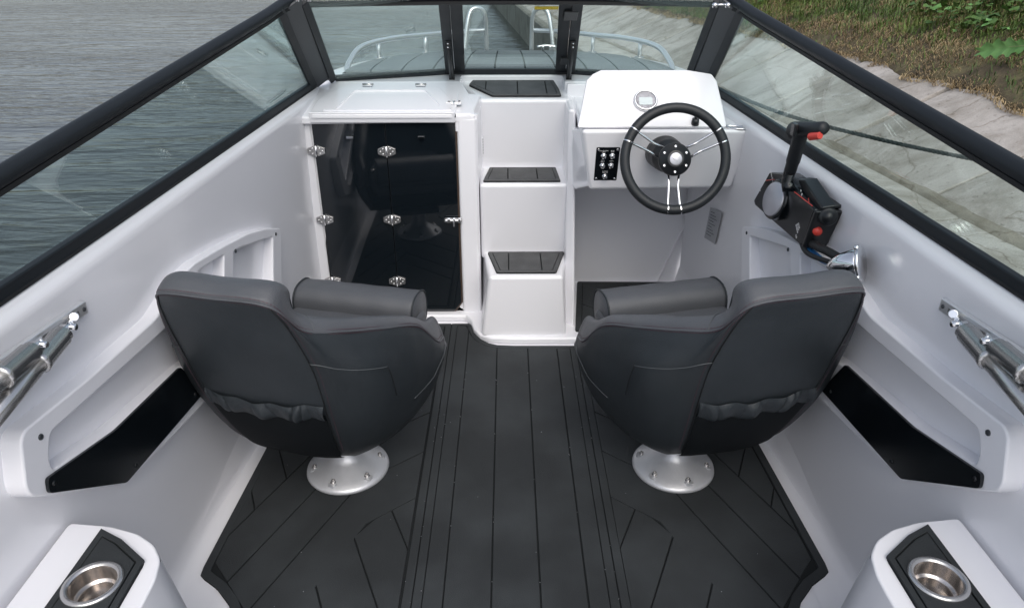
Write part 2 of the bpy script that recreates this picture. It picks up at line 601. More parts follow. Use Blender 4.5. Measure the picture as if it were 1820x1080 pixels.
# ------------------------------------------------------------------ water, bank
WZ = -.15
tag(mk('water', [(-400, -60, WZ), (60, -60, WZ), (60, 700, WZ), (-400, 700, WZ)], [(0, 1, 2, 3)], 'water'), kind='structure')
TH = math.radians(4.6)
NH, DH = V((math.cos(TH), math.sin(TH), 0)), V((-math.sin(TH), math.cos(TH), 0))
def BK(n, t, z): return NH * n + DH * t + V((0, 0, z))
SL = math.tan(math.radians(25))
def n0(t): return 2.2 - .1 * min(max(t - 6, 0), 4.5)
def sz(n, t): return .40 + SL * (n - n0(t))
def gedge(t): return n0(t) + .66 + .07 * noise.noise(V((t * .9, 3, 0))) + .05 * noise.noise(V((t * 3.1, 8, 0))) + .025 * noise.noise(V((t * 11, 1, 0)))

# far shore beyond the water, out of the frame
vs = []; fs = []
for i in range(40):
    x = -400 + i * 12
    y = 95 + 6 * noise.noise(V((x * .02, 0, 0)))
    vs += [V((x, y, WZ - .5)), V((x, y + 4, 1.6)), V((x, y + 60, 3.5))]
    if i: k = 3 * i; fs += [(k - 3, k, k + 1, k - 2), (k - 2, k + 1, k + 2, k - 1)]
tag(mk('far_bank', vs, fs, 'soil', smooth=True), kind='structure')

wall = thing('quay_wall', 'low stained concrete quay wall with its foot in the water', 'wall', BK(1.43, 0, WZ))
for k in range(24):
    t0 = -6 + k * 2.4
    b = MB()
    nn = 10
    vs = []; fs = []
    for i in range(nn + 1):
        t = t0 + .006 + (2.388) * i / nn
        w = .012 * noise.noise(V((t * 2.2, 0, 5)))
        c = .018 * noise.noise(V((t * 4.1, 2, 1)))
        vs += [BK(1.43 + w, t, -1.3), BK(1.43 + w, t, .1), BK(1.43 + w * 1.3, t, .335 + c), BK(1.455 + w, t, .358 + c * .6), BK(1.53, t, .366), BK(1.53, t, -1.3)]
        if i:
            q = 6 * i
            for j in range(5): fs.append((q - 6 + j, q + j, q + j + 1, q - 5 + j))
    fs += [tuple(range(6)), tuple(range(6 * nn, 6 * nn + 6))]
    mk('wall_block', vs, fs, 'wallc', wall)

def slab_mesh(na, nb, ta, tb, zf, th, gn, gt, seed, wob=.012):
    vs = []; fs = []
    for i in range(gn + 1):
        for j in range(gt + 1):
            n = na + (nb - na) * i / gn; t = ta + (tb - ta) * j / gt
            e = 0
            if i in (0, gn) or j in (0, gt):
                e = -.006 - .014 * abs(noise.noise(V((n * 5, t * 5, seed))))
            dn = wob * noise.noise(V((n * 6, t * 6, seed + 9))) if i in (0, gn) else 0
            dt = wob * noise.noise(V((n * 6, t * 6, seed + 4))) if j in (0, gt) else 0
            vs.append(BK(n + dn, t + dt, zf(n, t) + e + .006 * noise.noise(V((n * 2, t * 2, seed)))))
    w = gt + 1
    for i in range(gn):
        for j in range(gt):
            fs.append((i * w + j, (i + 1) * w + j, (i + 1) * w + j + 1, i * w + j + 1))
    ring = [j for j in range(w)] + [i * w + gt for i in range(1, gn + 1)] + [gn * w + j for j in range(gt - 1, -1, -1)] + [i * w for i in range(gn - 1, 0, -1)]
    base = len(vs)
    vs += [vs[r] - V((0, 0, th)) for r in ring]
    L = len(ring)
    fs += [(ring[i], ring[(i + 1) % L], base + (i + 1) % L, base + i) for i in range(L)]
    return vs, fs

slope = thing('slope', 'sloping embankment paved with weathered concrete slabs', None, BK(2.2, 0, .4), kind='structure')
vs = []; fs = []
for i in range(61):
    t = -8 + i
    vs += [BK(1.5, t, .30), BK(n0(t) - .03, t, .372), BK(n0(t) + .05, t, .372), BK(n0(t) + 1.3, t, sz(n0(t) + 1.3, t) - .035)]
    if i:
        q = 4 * i
        fs += [(q - 4 + j, q + j, q + j + 1, q - 3 + j) for j in range(3)]
mk('joint_bed', vs, fs, 'joint', slope)
for k in range(-6, 40):
    t0 = 2.97 + .985 * k
    zj = random.uniform(-.007, .008)
    vf = slab_mesh(0, 1, t0 + .013, t0 + .972, lambda n, t: 0, .07, 8, 8, k * 1.7)
    # remap n 0..1 to the slab's own run up the slope
    vv = []
    for p in vf[0]:
        n = p.dot(NH); t = p.dot(DH)
        nr = n0(t) + .025 + n * 1.08
        vv.append(BK(nr, t, sz(nr, t) + p.z + zj))
    mk('slab', vv, vf[1], 'conc', slope, bevel=.006, seg=2)
for k in range(-3, 14):
    t0 = -.4 + 3.1 * k
    vf = slab_mesh(0, 1, t0 + .004, t0 + 3.092, lambda n, t: 0, .05, 8, 14, 50 + k, wob=.03)
    vv = []
    for p in vf[0]:
        n = p.dot(NH); t = p.dot(DH)
        a = 1.535; b2 = n0(t) - .02
        vv.append(BK(a + (b2 - a) * n, t, .37 + .03 * n + p.z))
    mk('slab', vv, vf[1], 'conc2', slope, label='flat apron slab of worn concrete at the foot of the slope')
# crumbled mortar strip along the break of slope
vs = []; fs = []
for i in range(700):
    t = -4 + i * .05
    for j in range(5):
        a = -.035 + .075 * j / 4
        hh = .012 + .02 * noise.noise(V((t * 3, a * 40, 3))) + .012 * noise.noise(V((t * 14, a * 60, 7)))
        if j in (0, 4): hh = -.02
        vs.append(BK(n0(t) + a + .03 * noise.noise(V((t * 1.7, 0, j * .01))), t, .392 + hh + max(0, a) * SL * .8))
    if i:
        q = 5 * i
        fs += [(q - 5 + j, q + j, q + j + 1, q - 4 + j) for j in range(4)]
tag(mk('mortar_strip', vs, fs, 'joint', slope, smooth=True), kind='stuff')

# soil above the slabs
def soilz(n, t, u):
    return sz(n, t) + .012 + .05 * min(u / .25, 1) + min(u, 1) * (.05 * noise.noise(V((n * 1.6, t * 1.6, 0))) + .02 * noise.noise(V((n * 7, t * 7, 2))))
def topz(n, t, z):
    return z
vs = []; fs = []
us = [0, .02, .05, .1, .16, .24, .34, .46, .6, .8, 1.0, 1.3, 1.6, 2, 2.5, 3, 4, 5, 6.5, 8, 10]
ts = [-6 + .05 * i for i in range(320)] + [10 + .3 * i for i in range(110)]
for i, t in enumerate(ts):
    g = gedge(t)
    for j, u in enumerate(us):
        n = g + u + (.03 * noise.noise(V((u * 9, t * 9, 5))) if j else 0)
        vs.append(BK(n, t, soilz(n, t, u) if j else sz(n, t) - .012))
    if i:
        W = len(us); q = W * i
        fs += [(q - W + j, q + j, q + j + 1, q - W + 1 + j) for j in range(W - 1)]
    # flat top
tag(mk('ground', vs, fs, 'soil', smooth=True), kind='structure')
vs = []; fs = []
for i, t in enumerate((-6, 0, 6, 12, 20, 30, 43)):
    n = gedge(t) + 10
    vs += [BK(n - .3, t, sz(n, t) - .3), BK(n + 40, t, sz(n, t) + .3)]
    if i: fs.append((2 * i - 2, 2 * i, 2 * i + 1, 2 * i - 1))
tag(mk('bank_top', vs, fs, 'soil'), kind='structure')

def scatter(N, tr, ur, dens):
    out = []
    while len(out) < N:
        t = random.uniform(*tr); u = ur[0] + (ur[1] - ur[0]) * random.random() ** 1.35
        if random.random() < dens(t, u):
            n = gedge(t) + u
            out.append((n, t, u))
    return out

def blades(name, pts, L, W, m, lean, label):
    P = np.array([tuple(BK(n, t, soilz(n, t, u) - .01)) for n, t, u in pts])
    N = len(P)
    az = rng.uniform(0, 2 * math.pi, N)
    ln = rng.uniform(*L, N) * np.array([min(1, .45 + u * .8) for _, _, u in pts])
    w = rng.uniform(*W, N) / 2
    le = rng.uniform(*lean, N)
    d = np.stack([np.cos(az), np.sin(az), np.zeros(N)], 1)
    s = np.stack([-np.sin(az), np.cos(az), np.zeros(N)], 1)
    up = np.array([0, 0, 1.])
    c = lambda a: a[:, None]
    mid = P + d * c(ln * le * .38) + up * c(ln * .62 * np.sqrt(np.maximum(0.05, 1 - le ** 2 * .6)))
    tip = P + d * c(ln * le * 1.0) + up * c(ln * np.maximum(.05, 1 - le ** 1.5) * 1.0)
    vv = np.stack([P - s * c(w), P + s * c(w), mid + s * c(w * .8), mid - s * c(w * .8), tip], 1).reshape(-1, 3)
    me = bpy.data.meshes.new(name)
    me.vertices.add(5 * N); me.vertices.foreach_set('co', vv.ravel())
    base = np.arange(N)[:, None] * 5
    lp = np.concatenate([base + np.array([0, 1, 2, 3]), base + np.array([3, 2, 4])], 1).ravel()
    me.loops.add(7 * N); me.loops.foreach_set('vertex_index', lp)
    me.polygons.add(2 * N)
    st = (np.arange(N)[:, None] * 7 + np.array([0, 4])).ravel()
    me.polygons.foreach_set('loop_start', st)
    me.update(calc_edges=True)
    me.materials.append(M[m])
    o = bpy.data.objects.new(name, me); COL.objects.link(o)
    return tag(o, label, 'grass', kind='stuff')

def gd(t, u):
    k = noise.noise(V((t * 1.3, u * 1.3, 4)))
    k2 = noise.noise(V((t * 5, u * 5, 9)))
    u = u + .32 * min(max((t - 6) / 2, 0), 1)
    return max(.14, min(1, (u - .08 + .16 * k) / .28)) * (.6 + .4 * (k2 > -.25))
blades('grass', scatter(120000, (.5, 13), (.03, 3.4), gd), (.05, .17), (.003, .007), 'blade', (.25, .95), 'green tangled grass covering the bank above the slabs')
blades('grass', scatter(9000, (13, 32), (.1, 4.2), gd), (.10, .26), (.012, .03), 'blade', (.25, .95), 'distant green grass far along the bank')
blades('straw', scatter(60000, (0, 12), (-.03, 1.6), lambda t, u: max(.1, 1 - abs(u - .3) * 1.3) * (noise.noise(V((t * 3, u * 6, 1))) > -.2)), (.03, .12), (.0025, .005), 'straw', (.86, .995), 'dry brown straw and roots strewn along the slab edge')
# broad-leaved weeds
def weed_leaves(name, N, m, tr, smin, smax, thr, label):
    vs = []; fs = []
    for n, t, u in scatter(N, tr, (.3, 4.0), lambda t, u: float(noise.noise(V((t * .9, u * 1.1, 20))) > thr) * min(1, max(0, u - .25) * 3)):
        s = random.uniform(smin, smax)
        c = BK(n, t, soilz(n, t, u) + random.uniform(.03, .12))
        az = random.uniform(0, 6.28); ti = random.uniform(0, .7); ta = random.uniform(0, 6.28)
        R_ = Matrix.Rotation(ta, 3, 'Z') @ Matrix.Rotation(ti, 3, 'X') @ Matrix.Rotation(az, 3, 'Z')
        b = len(vs)
        vs.append(c)
        K = 9
        for k in range(K):
            a = 2 * math.pi * k / K
            r = s * (1 - .28 * (k % 2)) * (1 if k else .35)
            vs.append(c + R_ @ V((r * math.cos(a), r * .85 * math.sin(a), .18 * s * math.cos(2 * a) + .2 * s)))
        for k in range(K): fs.append((b, b + 1 + k, b + 1 + (k + 1) % K))
    return tag(mk(name, vs, fs, m, smooth=True), label, 'weeds', kind='stuff')
weed_leaves('weeds', 4200, 'leafy', (1, 12), .018, .045, .0, 'broad green weed leaves growing through the grass')
weed_leaves('weeds', 420, 'leafp', (1, 11), .02, .045, .05, 'scattered pale yellowish weed leaves in the grass')

# the big lobed leaf lying out over the soil at the right edge
lf = thing('weed_plant', 'large pale green lobed leaf on a bent stalk over bare soil', 'plant', at(1822, 150, y=3.25))
tip = V(BK(2.98, 3.93, sz(2.98, 3.93) + .16)); root_ = V(BK(3.12, 3.50, sz(3.12, 3.5) + .17))
ax = (root_ - tip).normalized(); L_ = .30
sd_ = V((-.25, .55, .80)); sd_ = (sd_ - ax * ax.dot(sd_)).normalized(); nn_ = ax.cross(sd_)
vs = []; fs = []
K = 44
for i in range(K + 1):
    f = i / K
    wdt = .060 * math.sin(math.pi * min(1, f * .92 + .05)) ** .6 * (1 - .42 * (abs(math.sin(f * 15)) ** 3)) * (1 - .15 * abs(math.sin(f * 43)))
    dr = -.018 * (1 - f) ** 2
    for q in (-1, -.5, 0, .5, 1):
        vs.append(tip + ax * (L_ * f - abs(q) * .028) + sd_ * wdt * q + nn_ * (.014 * abs(q) + .006 * math.sin(f * 30) * abs(q)) + V((0, 0, dr)))
    if i:
        b = 5 * i
        fs += [(b - 5 + j, b + j, b + j + 1, b - 4 + j) for j in range(4)]
mk('leaf', vs, fs, 'leafp', lf, smooth=True)
sp = catmull([tip + ax * .02, tip + ax * .16, root_, root_ + ax * .10 + V((.02, 0, -.06)), BK(3.2, 3.32, sz(3.2, 3.32))], 6)
mk('stem', *tube(sp, [.0015 + .003 * i / len(sp) for i in range(len(sp))], 6), 'stem', lf, smooth=True)

# ------------------------------------------------------------------ the boat shell
def Fx(y): return .895 - .055 * (y - 1.09)            # inner line of the screen frame
def Gz(y): return .885 + .0236 * (y - 1.09)
def wb(y): return .85 - (.03 * max(0, y - 1.4) ** 2 if y < 2.4 else .03 + .06 * (y - 2.4))
def wt(y): return Fx(y) - .022
def wallx(y, z): return wb(y) + (wt(y) - wb(y)) * max(0, z - .03) / (Gz(y) - .08)

def fillet3(pl, n=5):
    """pl: list of (x,z,r)"""
    out = []
    for i, (x, z, r) in enumerate(pl):
        if i in (0, len(pl) - 1) or r == 0: out.append((x, z)); continue
        p = V((x, z)); a = V(pl[i - 1][:2]); b = V(pl[i + 1][:2])
        k = min(r, (a - p).length * .48, (b - p).length * .48)
        s, e = p + (a - p).normalized() * k, p + (b - p).normalized() * k
        for j in range(n + 1):
            t = j / n
            q = s * (1 - t) ** 2 + p * 2 * t * (1 - t) + e * t * t
            out.append((q.x, q.y))
    return out

boat = thing('motorboat', 'open white motorboat cockpit with black framed windscreen, steps and cuddy door', 'boat', (0, 0, 0))
HB = [(3.0, .845), (3.4, .845), (3.8, .775), (4.2, .67), (4.6, .52), (4.9, .34), (5.03, .18), (5.07, .02)]
def hb(y):
    if y <= 3.0: return Fx(y) + .052
    for (a, p), (b, q) in zip(HB, HB[1:]):
        if y <= b: return p + (q - p) * (y - a) / (b - a)
    return .02
for sgn in (-1, 1):
    vs = []; fs = []; prev = 0
    ys = [-1.5 + .15 * i for i in range(30)] + [2.98]
    for i, y in enumerate(ys):
        pr = fillet3([(wb(y) - .10, 0, 0), (wb(y), 0, .035), (wallx(y, .45) + .004, .45, .3), (wt(y), Gz(y) - .02, .03), (Fx(y) + .015, Gz(y), .008), (hb(y) - .005, Gz(y) - .005, .03), (hb(y) + .008, Gz(y) - .12, .05), (hb(y) - .01, .35, .1), (hb(y) - .12, WZ - .02, .1), (hb(y) - .5, WZ - .4, 0)])
        for x, z in pr: vs.append(V((sgn * x, y, z)))
        W = len(pr)
        if i:
            q = W * i
            fs += [(q - W + j, q + j, q + j + 1, q - W + 1 + j) for j in range(W - 1)]
    mk('side_liner', vs, fs, 'gel', boat, smooth=True)
# bow topsides
ys = [2.98 + .1 * i for i in range(21)] + [5.06]
def dz(y): return .925 if y < 3.5 else   .925 - .125 * ((y - 3.5) / 1.55) ** 1.4
for sgn in (-1, 1):
    vs = []; fs = []
    for i, y in enumerate(ys):
        for k, (f, z) in enumerate(((1, dz(y) - .01), (1.01, dz(y) - .04), (.97, .4), (.72, WZ - .05), (.3, WZ - .4))):
            vs.append(V((sgn * hb(y) * f, y - .1 * k * (y > 4.5), z)))
        if i:
            q = 5 * i
            fs += [(q - 5 + j, q + j, q + j + 1, q - 4 + j) for j in range(4)]
    mk('bow_side', vs, fs, 'gel', boat, smooth=True)
vs = []; fs = []
ys = [3.27 + .09 * i for i in range(20)] + [5.03]
for i, y in enumerate(ys):
    for j in range(13):
        f = -1 + 2 * j / 12
        vs.append(V((f * hb(y), y, dz(y) - .012 * f * f)))
    if i:
        q = 13 * i
        fs += [(q - 13 + j, q + j, q + j + 1, q - 12 + j) for j in range(12)]
mk('foredeck', vs, fs, 'gel', boat, smooth=True)
mk('cockpit_floor', *box((-.80, -1.5, -.05), (.80, 3.02, -.003)), 'gel', boat)
# raised sill in front of the door and round the stair foot
sill = [(-.86, 2.665), (-.195, 2.665), (-.17, 2.62), (-.155, 2.55), (-.125, 2.497), (-.08, 2.475), (0, 2.468), (.86, 2.468), (.86, 3.02), (-.86, 3.02)]
mk('sill', *prism([(x, y, -.004) for x, y in sill], (0, 0, .032)), 'gel', boat, bevel=.012)

# port bulkhead with the door opening
DY = 2.71
def slabz(y): return .868 + .18 * (y - 2.70) if y < 3.05 else .931
b = MB()
op = [(-.752, .022), (-.752, .846), (-.208, .846), (-.208, .072), (-.243, .022)]
out = [(-.86, .02), (-.86, .866), (-.128, .866), (-.128, .02)]
vf = plate([out, op[::-1]], 0, .03)
b.add(([V((p.x, DY + p.z, p.y)) for p in vf[0]], vf[1]))
mk('bulkhead', b.v, b.f, 'gel', boat, bevel=.006)
# fillet column in the port corner
pts = [(-.86, DY - .11), (-.80, DY - .012), (-.765, DY - .004), (-.765, DY + .01), (-.88, DY + .01)]
mk('corner_moulding', *prism([(x, y, .025) for x, y in pts], (0, 0, .83)), 'gel', boat, bevel=.02)
# deck top, port side and behind the stair
def top_slab(poly, name, dzz=0., th=.03, m='gel', parent=boat, bev=.008, **k):
    vs = [V((x, y, slabz(y) + dzz)) for x, y in poly] + [V((x, y, slabz(y) + dzz - th)) for x, y in poly]
    n = len(poly)
    fs = [tuple(range(n)), tuple(range(2 * n - 1, n - 1, -1))] + [(i, (i + 1) % n, n + (i + 1) % n, n + i) for i in range(n)]
    return mk(name, vs, fs, m, parent, bevel=bev, **k)
top_slab([(-.875, 2.68), (-.135, 2.70), (-.150, 2.86), (-.205, 3.05), (-.79, 3.05)], 'side_deck')
top_slab([(-.81, 3.045), (-.212, 3.045), (-.212, 3.302), (-.27, 3.30), (-.72, 3.14)], 'scuttle', dzz=.001, th=.06, bev=.006)
top_slab([(.81, 3.045), (.72, 3.14), (.27, 3.30), (.228, 3.302), (.228, 3.045)], 'scuttle', dzz=.001, th=.06, bev=.006)
top_slab([(-.22, 3.205), (.24, 3.205), (.24, 3.30), (-.22, 3.30)], 'scuttle', dzz=.0, th=.06, bev=.006)
# jamb beside the stair, bevelled shoulder
mk('stair_cheek', *prism([(-.208, DY - .012, .02), (-.13, DY - .012, .02), (-.118, 3.02, .02), (-.208, 3.02, .02)], (0, 0, .84)), 'gel', boat, bevel=.014)
b = MB()
# stair blocks: foot (trapezoid), middle, top
def block(lo, hi, name, bev=.016):
    n = len(lo)
    fs = [tuple(range(n)), tuple(range(2 * n - 1, n - 1, -1))] + [(i, (i + 1) % n, n + (i + 1) % n, n + i) for i in range(n)]
    return mk(name, [V(p) for p in lo + hi], fs, 'gel', boat, bevel=bev, seg=4)
block([(-.122, 2.49, .02), (.222, 2.49, .02), (.232, 2.80, .02), (-.128, 2.80, .02)],
      [(-.088, 2.505, .285), (.205, 2.505, .285), (.242, 2.80, .285), (-.118, 2.80, .285)], 'step')
block([(-.125, 2.752, .25), (.236, 2.752, .25), (.24, 2.98, .25), (-.128, 2.98, .25)],
      [(-.125, 2.715, .592), (.228, 2.715, .592), (.24, 2.98, .592), (-.128, 2.98, .592)], 'step')
vv = [(-.128, 2.955, .55), (.245, 2.955, .55), (.245, 3.22, .55), (-.225, 3.22, .55)]
block(vv, [(-.128, 2.915, .884), (.25, 2.915, .884), (.25, 3.22, .906), (-.225, 3.22, .906)], 'step')
# shoulder pieces either side of the top tread
block([(-.215, 2.70, .80), (-.128, 2.70, .80), (-.128, 2.93, .84), (-.215, 2.93, .84)], [(-.215, 2.70, .872), (-.150, 2.70, .872), (-.120, 2.93, .900), (-.215, 2.93, .912)], 'shoulder', .008)
# helm side bulkhead and stair side
mk('helm_bulkhead', *box((.235, 3.0, .02), (.84, 3.03, .93)), 'gel', boat, bevel=.004)
block([(.222, 2.60, .02), (.262, 2.56, .02), (.262, 3.01, .02), (.222, 3.01, .02)], [(.222, 2.74, .88), (.25, 2.74, .88), (.262, 3.01, .88), (.222, 3.01, .88)], 'stair_cheek', .012)

# helm console
cf = [(.240, 2.405, .878), (.835, 2.405, .878), (.80, 2.46, .655), (.283, 2.462, .648)]
cbk = [(.255, 3.01, .878), (.80, 3.01, .878), (.78, 3.01, .60), (.285, 3.01, .60)]
mk('console_box', cf + cbk, [(0, 1, 2, 3), (7, 6, 5, 4), (0, 4, 5, 1), (1, 5, 6, 2), (2, 6, 7, 3), (3, 7, 4, 0)], 'gel', boat, bevel=.014, seg=4)
# faceted wing left of the console
mk('console_wing', [(.235, 2.75, .80), (.268, 2.43, .87), (.288, 2.46, .665), (.245, 2.62, .60), (.235, 2.95, .58), (.30, 2.95, .80), (.32, 2.60, .62)],
   [(0, 1, 2, 3), (0, 3, 4), (1, 0, 5), (1, 5, 2), (2, 5, 6), (2, 6, 3), (3, 6, 4), (4, 6, 5), (4, 5, 0)], 'gel', boat, bevel=.006)
HY0, HZ0, HY1, HZ1 = 2.412, .884, 2.572, 1.053          # steep instrument panel
def hoodz(y): return HZ0 + (HZ1 - HZ0) * (y - HY0) / (HY1 - HY0)
hood = [(.222, 0), (.742, 0), (.735, .35), (.722, .80), (.705, .93), (.62, 1), (.315, 1), (.285, .93), (.262, .82), (.240, .35)]
n = len(hood)
def hp_(f): return (HY0 + (HY1 - HY0) * f, HZ0 + (HZ1 - HZ0) * f)
f0 = [V((x, *hp_(f))) for x, f in hood]
f1 = [V((.48 + (x - .48) * .88, HY0 + (HY1 - HY0) * f + .05 + .05 * f, .868)) for x, f in hood]
mk('console_hood', f0 + f1, [tuple(range(n)), tuple(range(2 * n - 1, n - 1, -1))] + [(i, (i + 1) % n, n + (i + 1) % n, n + i) for i in range(n)], 'gel', boat, bevel=.009, seg=4)

# foredeck pads: planks, sky reflection painted into their grey, with dark joints
for ya, yb in ((3.35, 4.23), (4.235, 4.87)):
    vs = []; fs = []
    for k in range(12):
        y = ya + (yb - ya) * k / 11
        h = min(hb(y) - .075, .80)
        for f in range(9): vs.append(V((h * (f / 4 - 1), y, dz(y) - .012 * ((f / 4 - 1) * h / hb(y)) ** 2 + .0025)))
        if k:
            q = 9 * k
            fs += [(q - 9 + j, q + j, q + j + 1, q - 8 + j) for j in range(8)]
    mk('deck_pad_base', vs, fs, 'groove', boat)
for seg_, (y0, y1) in enumerate(((3.36, 4.22), (4.24, 4.86))):
    for i in range(-5, 6):
        x0, x1 = i * .142 - .067, i * .142 + .067
        yy = [y0 + (y1 - y0) * k / 8 for k in range(9)]
        pts = []
        for y in yy:
            h = hb(y) - .09
            a, c = max(x0, -h), min(x1, h)
            if c - a < .01: continue
            pts.append((a, c, y))
        if len(pts) < 2: continue
        vs = []; fs = []
        for k, (a, c, y) in enumerate(pts):
            z = dz(y)
            vs += [V((a, y, z - .012)), V((a, y, z + .006)), V((c, y, z + .006)), V((c, y, z - .012))]
            if k:
                q = 4 * k
                fs += [(q - 4 + j, q + j, q + j + 1, q - 3 + j) for j in range(3)]
        fs += [(0, 1, 2, 3), tuple(range(len(vs) - 4, len(vs)))]
        mk('deck_plank', vs, fs, 'deckpad', boat)

# ------------------------------------------------------------------ door: two smoked leaves, hinges, latch
door = mk('door_leaf', *prism([(-.759, DY - .011, .842), (-.4825, DY - .011, .842), (-.4825, DY - .011, .030), (-.759, DY - .011, .030)], (0, .008, 0)), 'acryl', boat, bevel=.0012, seg=2)
door2 = mk('door_leaf', *prism([(-.4795, DY - .011, .842), (-.213, DY - .011, .842), (-.213, DY - .011, .074), (-.245, DY - .011, .030), (-.4795, DY - .011, .030)], (0, .008, 0)), 'acryl', boat, bevel=.0012, seg=2)
mk('opening_edge', *plate([[(x, z) for x, z in op], inset([(x, z) for x, z in op], .009)[::-1]], -.002, .006), 'acedge', boat).matrix_parent_inverse = Matrix.Translation((0, DY - .006, 0)) @ Matrix(((1, 0, 0, 0), (0, 0, 1, 0), (0, 1, 0, 0), (0, 0, 0, 1)))
mk('cabin_dark_sheet', *box((-.84, DY + .02, .02), (-.15, DY + .024, .86)), 'rubber', boat)  # black sheet close behind the leaves stands in for the cabin's darkness
def hinge(x, z, parent, y=DY - .018):
    g = mk('hinge', *prism([(x - .034, y, z + .010), (x - .010, y, z + .019), (x + .010, y, z + .019), (x + .034, y, z + .010), (x + .034, y, z - .010), (x + .010, y, z - .019), (x - .010, y, z - .019), (x - .034, y, z - .010)], (0, .007, 0)), 'steel', parent, bevel=.001, seg=2)
    b = MB()
    b.add(tube([(x, y - .002, z - .021), (x, y - .002, z + .021)], .0042, 8))
    b.build('hinge_pin', 'chrome', g, smooth=True)
    b = MB()
    for dx, dz_ in ((-.024, 0), (.024, 0), (-.014, .010), (.014, .010), (-.014, -.010), (.014, -.010)):
        b.add(lathe([(.0032, 0), (.0030, .0012), (0, .0016)], 8, Matrix.Translation((x + dx, y, z + dz_)) @ Matrix.Rotation(math.pi / 2, 4, 'X')))
    b.build('hinge_screws', 'chrome', g, smooth=True)
for px_, py_ in ((564, 268), (577, 390), (590, 499)):
    p = at(px_, py_, y=DY - .012); hinge(-.752, p.z, boat)
for px_, py_ in ((688, 269), (697, 390), (705, 499)):
    p = at(px_, py_, y=DY - .012); hinge(-.4805, p.z, boat)
def latch(p, mtx, parent, s=1.):
    g = mk('latch', *xf(plate([rounded([(-.036 * s, -.010 * s), (.036 * s, -.010 * s), (.036 * s, .010 * s), (-.036 * s, .010 * s)], .010 * s, 6)], 0, .003), mtx), 'chrome', parent, bevel=.001, seg=2)
    b = MB()
    b.add(xf(tube([(-.030 * s, 0, .006 * s), (.034 * s, 0, .006 * s)], .0035 * s, 8), mtx))
    b.add(xf(box((-.022 * s, -.007 * s, .002), (-.010 * s, .007 * s, .011 * s)), mtx))
    b.add(xf(box((.000, -.007 * s, .002), (.010 * s, .007 * s, .011 * s)), mtx))
    b.add(xf(box((.022 * s, -.008 * s, .002), (.032 * s, .008 * s, .012 * s)), mtx))
    b.add(xf(tube([(.004 * s, 0, .010 * s), (.004 * s, -.006 * s, .012 * s), (.004 * s, -.024 * s, .012 * s)], .003 * s, 8), mtx))
    b.build('bolt', 'chrome', g, bevel=.001, seg=2)
    return g
vz = Matrix(((1, 0, 0, 0), (0, 0, -1, 0), (0, 1, 0, 0), (0, 0, 0, 1)))      # plate plane -> facing aft
latch(None, Matrix.Translation(at(805, 391, y=DY - .020)) @ vz, boat)
for q in ((622, 244), (748, 245)):
    p = at(*q, y=DY - .016)
    mk('keeper', *xf(plate([rounded([(-.013, -.0045), (.013, -.0045), (.013, .0045), (-.013, .0045)], .002)], 0, .005), Matrix.Translation(p) @ vz), 'chrome', boat, bevel=.001, seg=2)

# hatch lid over the door
lid_o = [(-.758, 2.672), (-.212, 2.672), (-.205, 2.76), (-.29, 2.955), (-.69, 2.955), (-.755, 2.83)]
top_slab(rounded([(q_.x, max(q_.y, 2.686)) for q_ in (V(p) + (V(p) - V((-.48, 2.80))).normalized() * .0035 for p in lid_o)], .02), 'lid_seam', dzz=.0022, th=.01, m='rubber', bev=0)
lid = top_slab(rounded(lid_o, .02), 'hatch_lid', dzz=.013, th=.016, bev=.004)
mk('lid_lip', *prism([(-.758, 2.672, .884), (-.758, 2.690, .884), (-.758, 2.692, .842), (-.758, 2.680, .842)], (.546, 0, 0)), 'gel', lid, bevel=.004)
ring_o = rounded([(-.66, 2.70), (-.235, 2.70), (-.25, 2.78), (-.33, 2.92), (-.62, 2.92), (-.705, 2.72)], .02)
# sunk centre panel: a raised border standing on the lid
vs, fs = plate([rounded([(-.715, 2.700), (-.225, 2.700), (-.23, 2.77), (-.315, 2.935), (-.645, 2.935)], .02),
                rounded([(-.665, 2.705), (-.270, 2.705), (-.275, 2.76), (-.340, 2.905), (-.625, 2.905)], .02)[::-1]], 0, .006)
mk('lid_border', [V((p.x, p.y, slabz(p.y) + .0128 + p.z)) for p in vs], fs, 'gel', lid, bevel=.0035)
for q in ((654, 153), (748, 153)):
    p = at(*q, z=.929)
    g = mk('lid_hinge', *box((p.x - .020, p.y - .012, p.z - .006), (p.x + .020, p.y + .014, p.z + .005)), 'chrome', boat, bevel=.002)
    mk('hinge_pin', *tube([(p.x - .022, p.y + .002, p.z + .006), (p.x + .022, p.y + .002, p.z + .006)], .004, 8), 'steel', g, smooth=True)
lm = frame_of(at(805, 185, z=.894), (1, 0, 0), (0, 1, .18))
latch(None, lm, boat, .92)
# round speaker-grille plate (small oval drain grille) on the stair cheek
gm = frame_of(V((-.117, 2.83, .715)), (0, 1, 0), (0, 0, 1))
g = mk('vent_grille', *xf(plate([rounded([(-.014, -.04), (.014, -.04), (.014, .04), (-.014, .04)], .014, 6)], 0, .004), gm), 'gelm', boat, bevel=.001)
b = MB()
for k in range(6): b.add(xf(box((-.009, -.03 + k * .011, .004), (.009, -.025 + k * .011, .0055)), gm))
b.build('grille_slot', 'frame2', g)

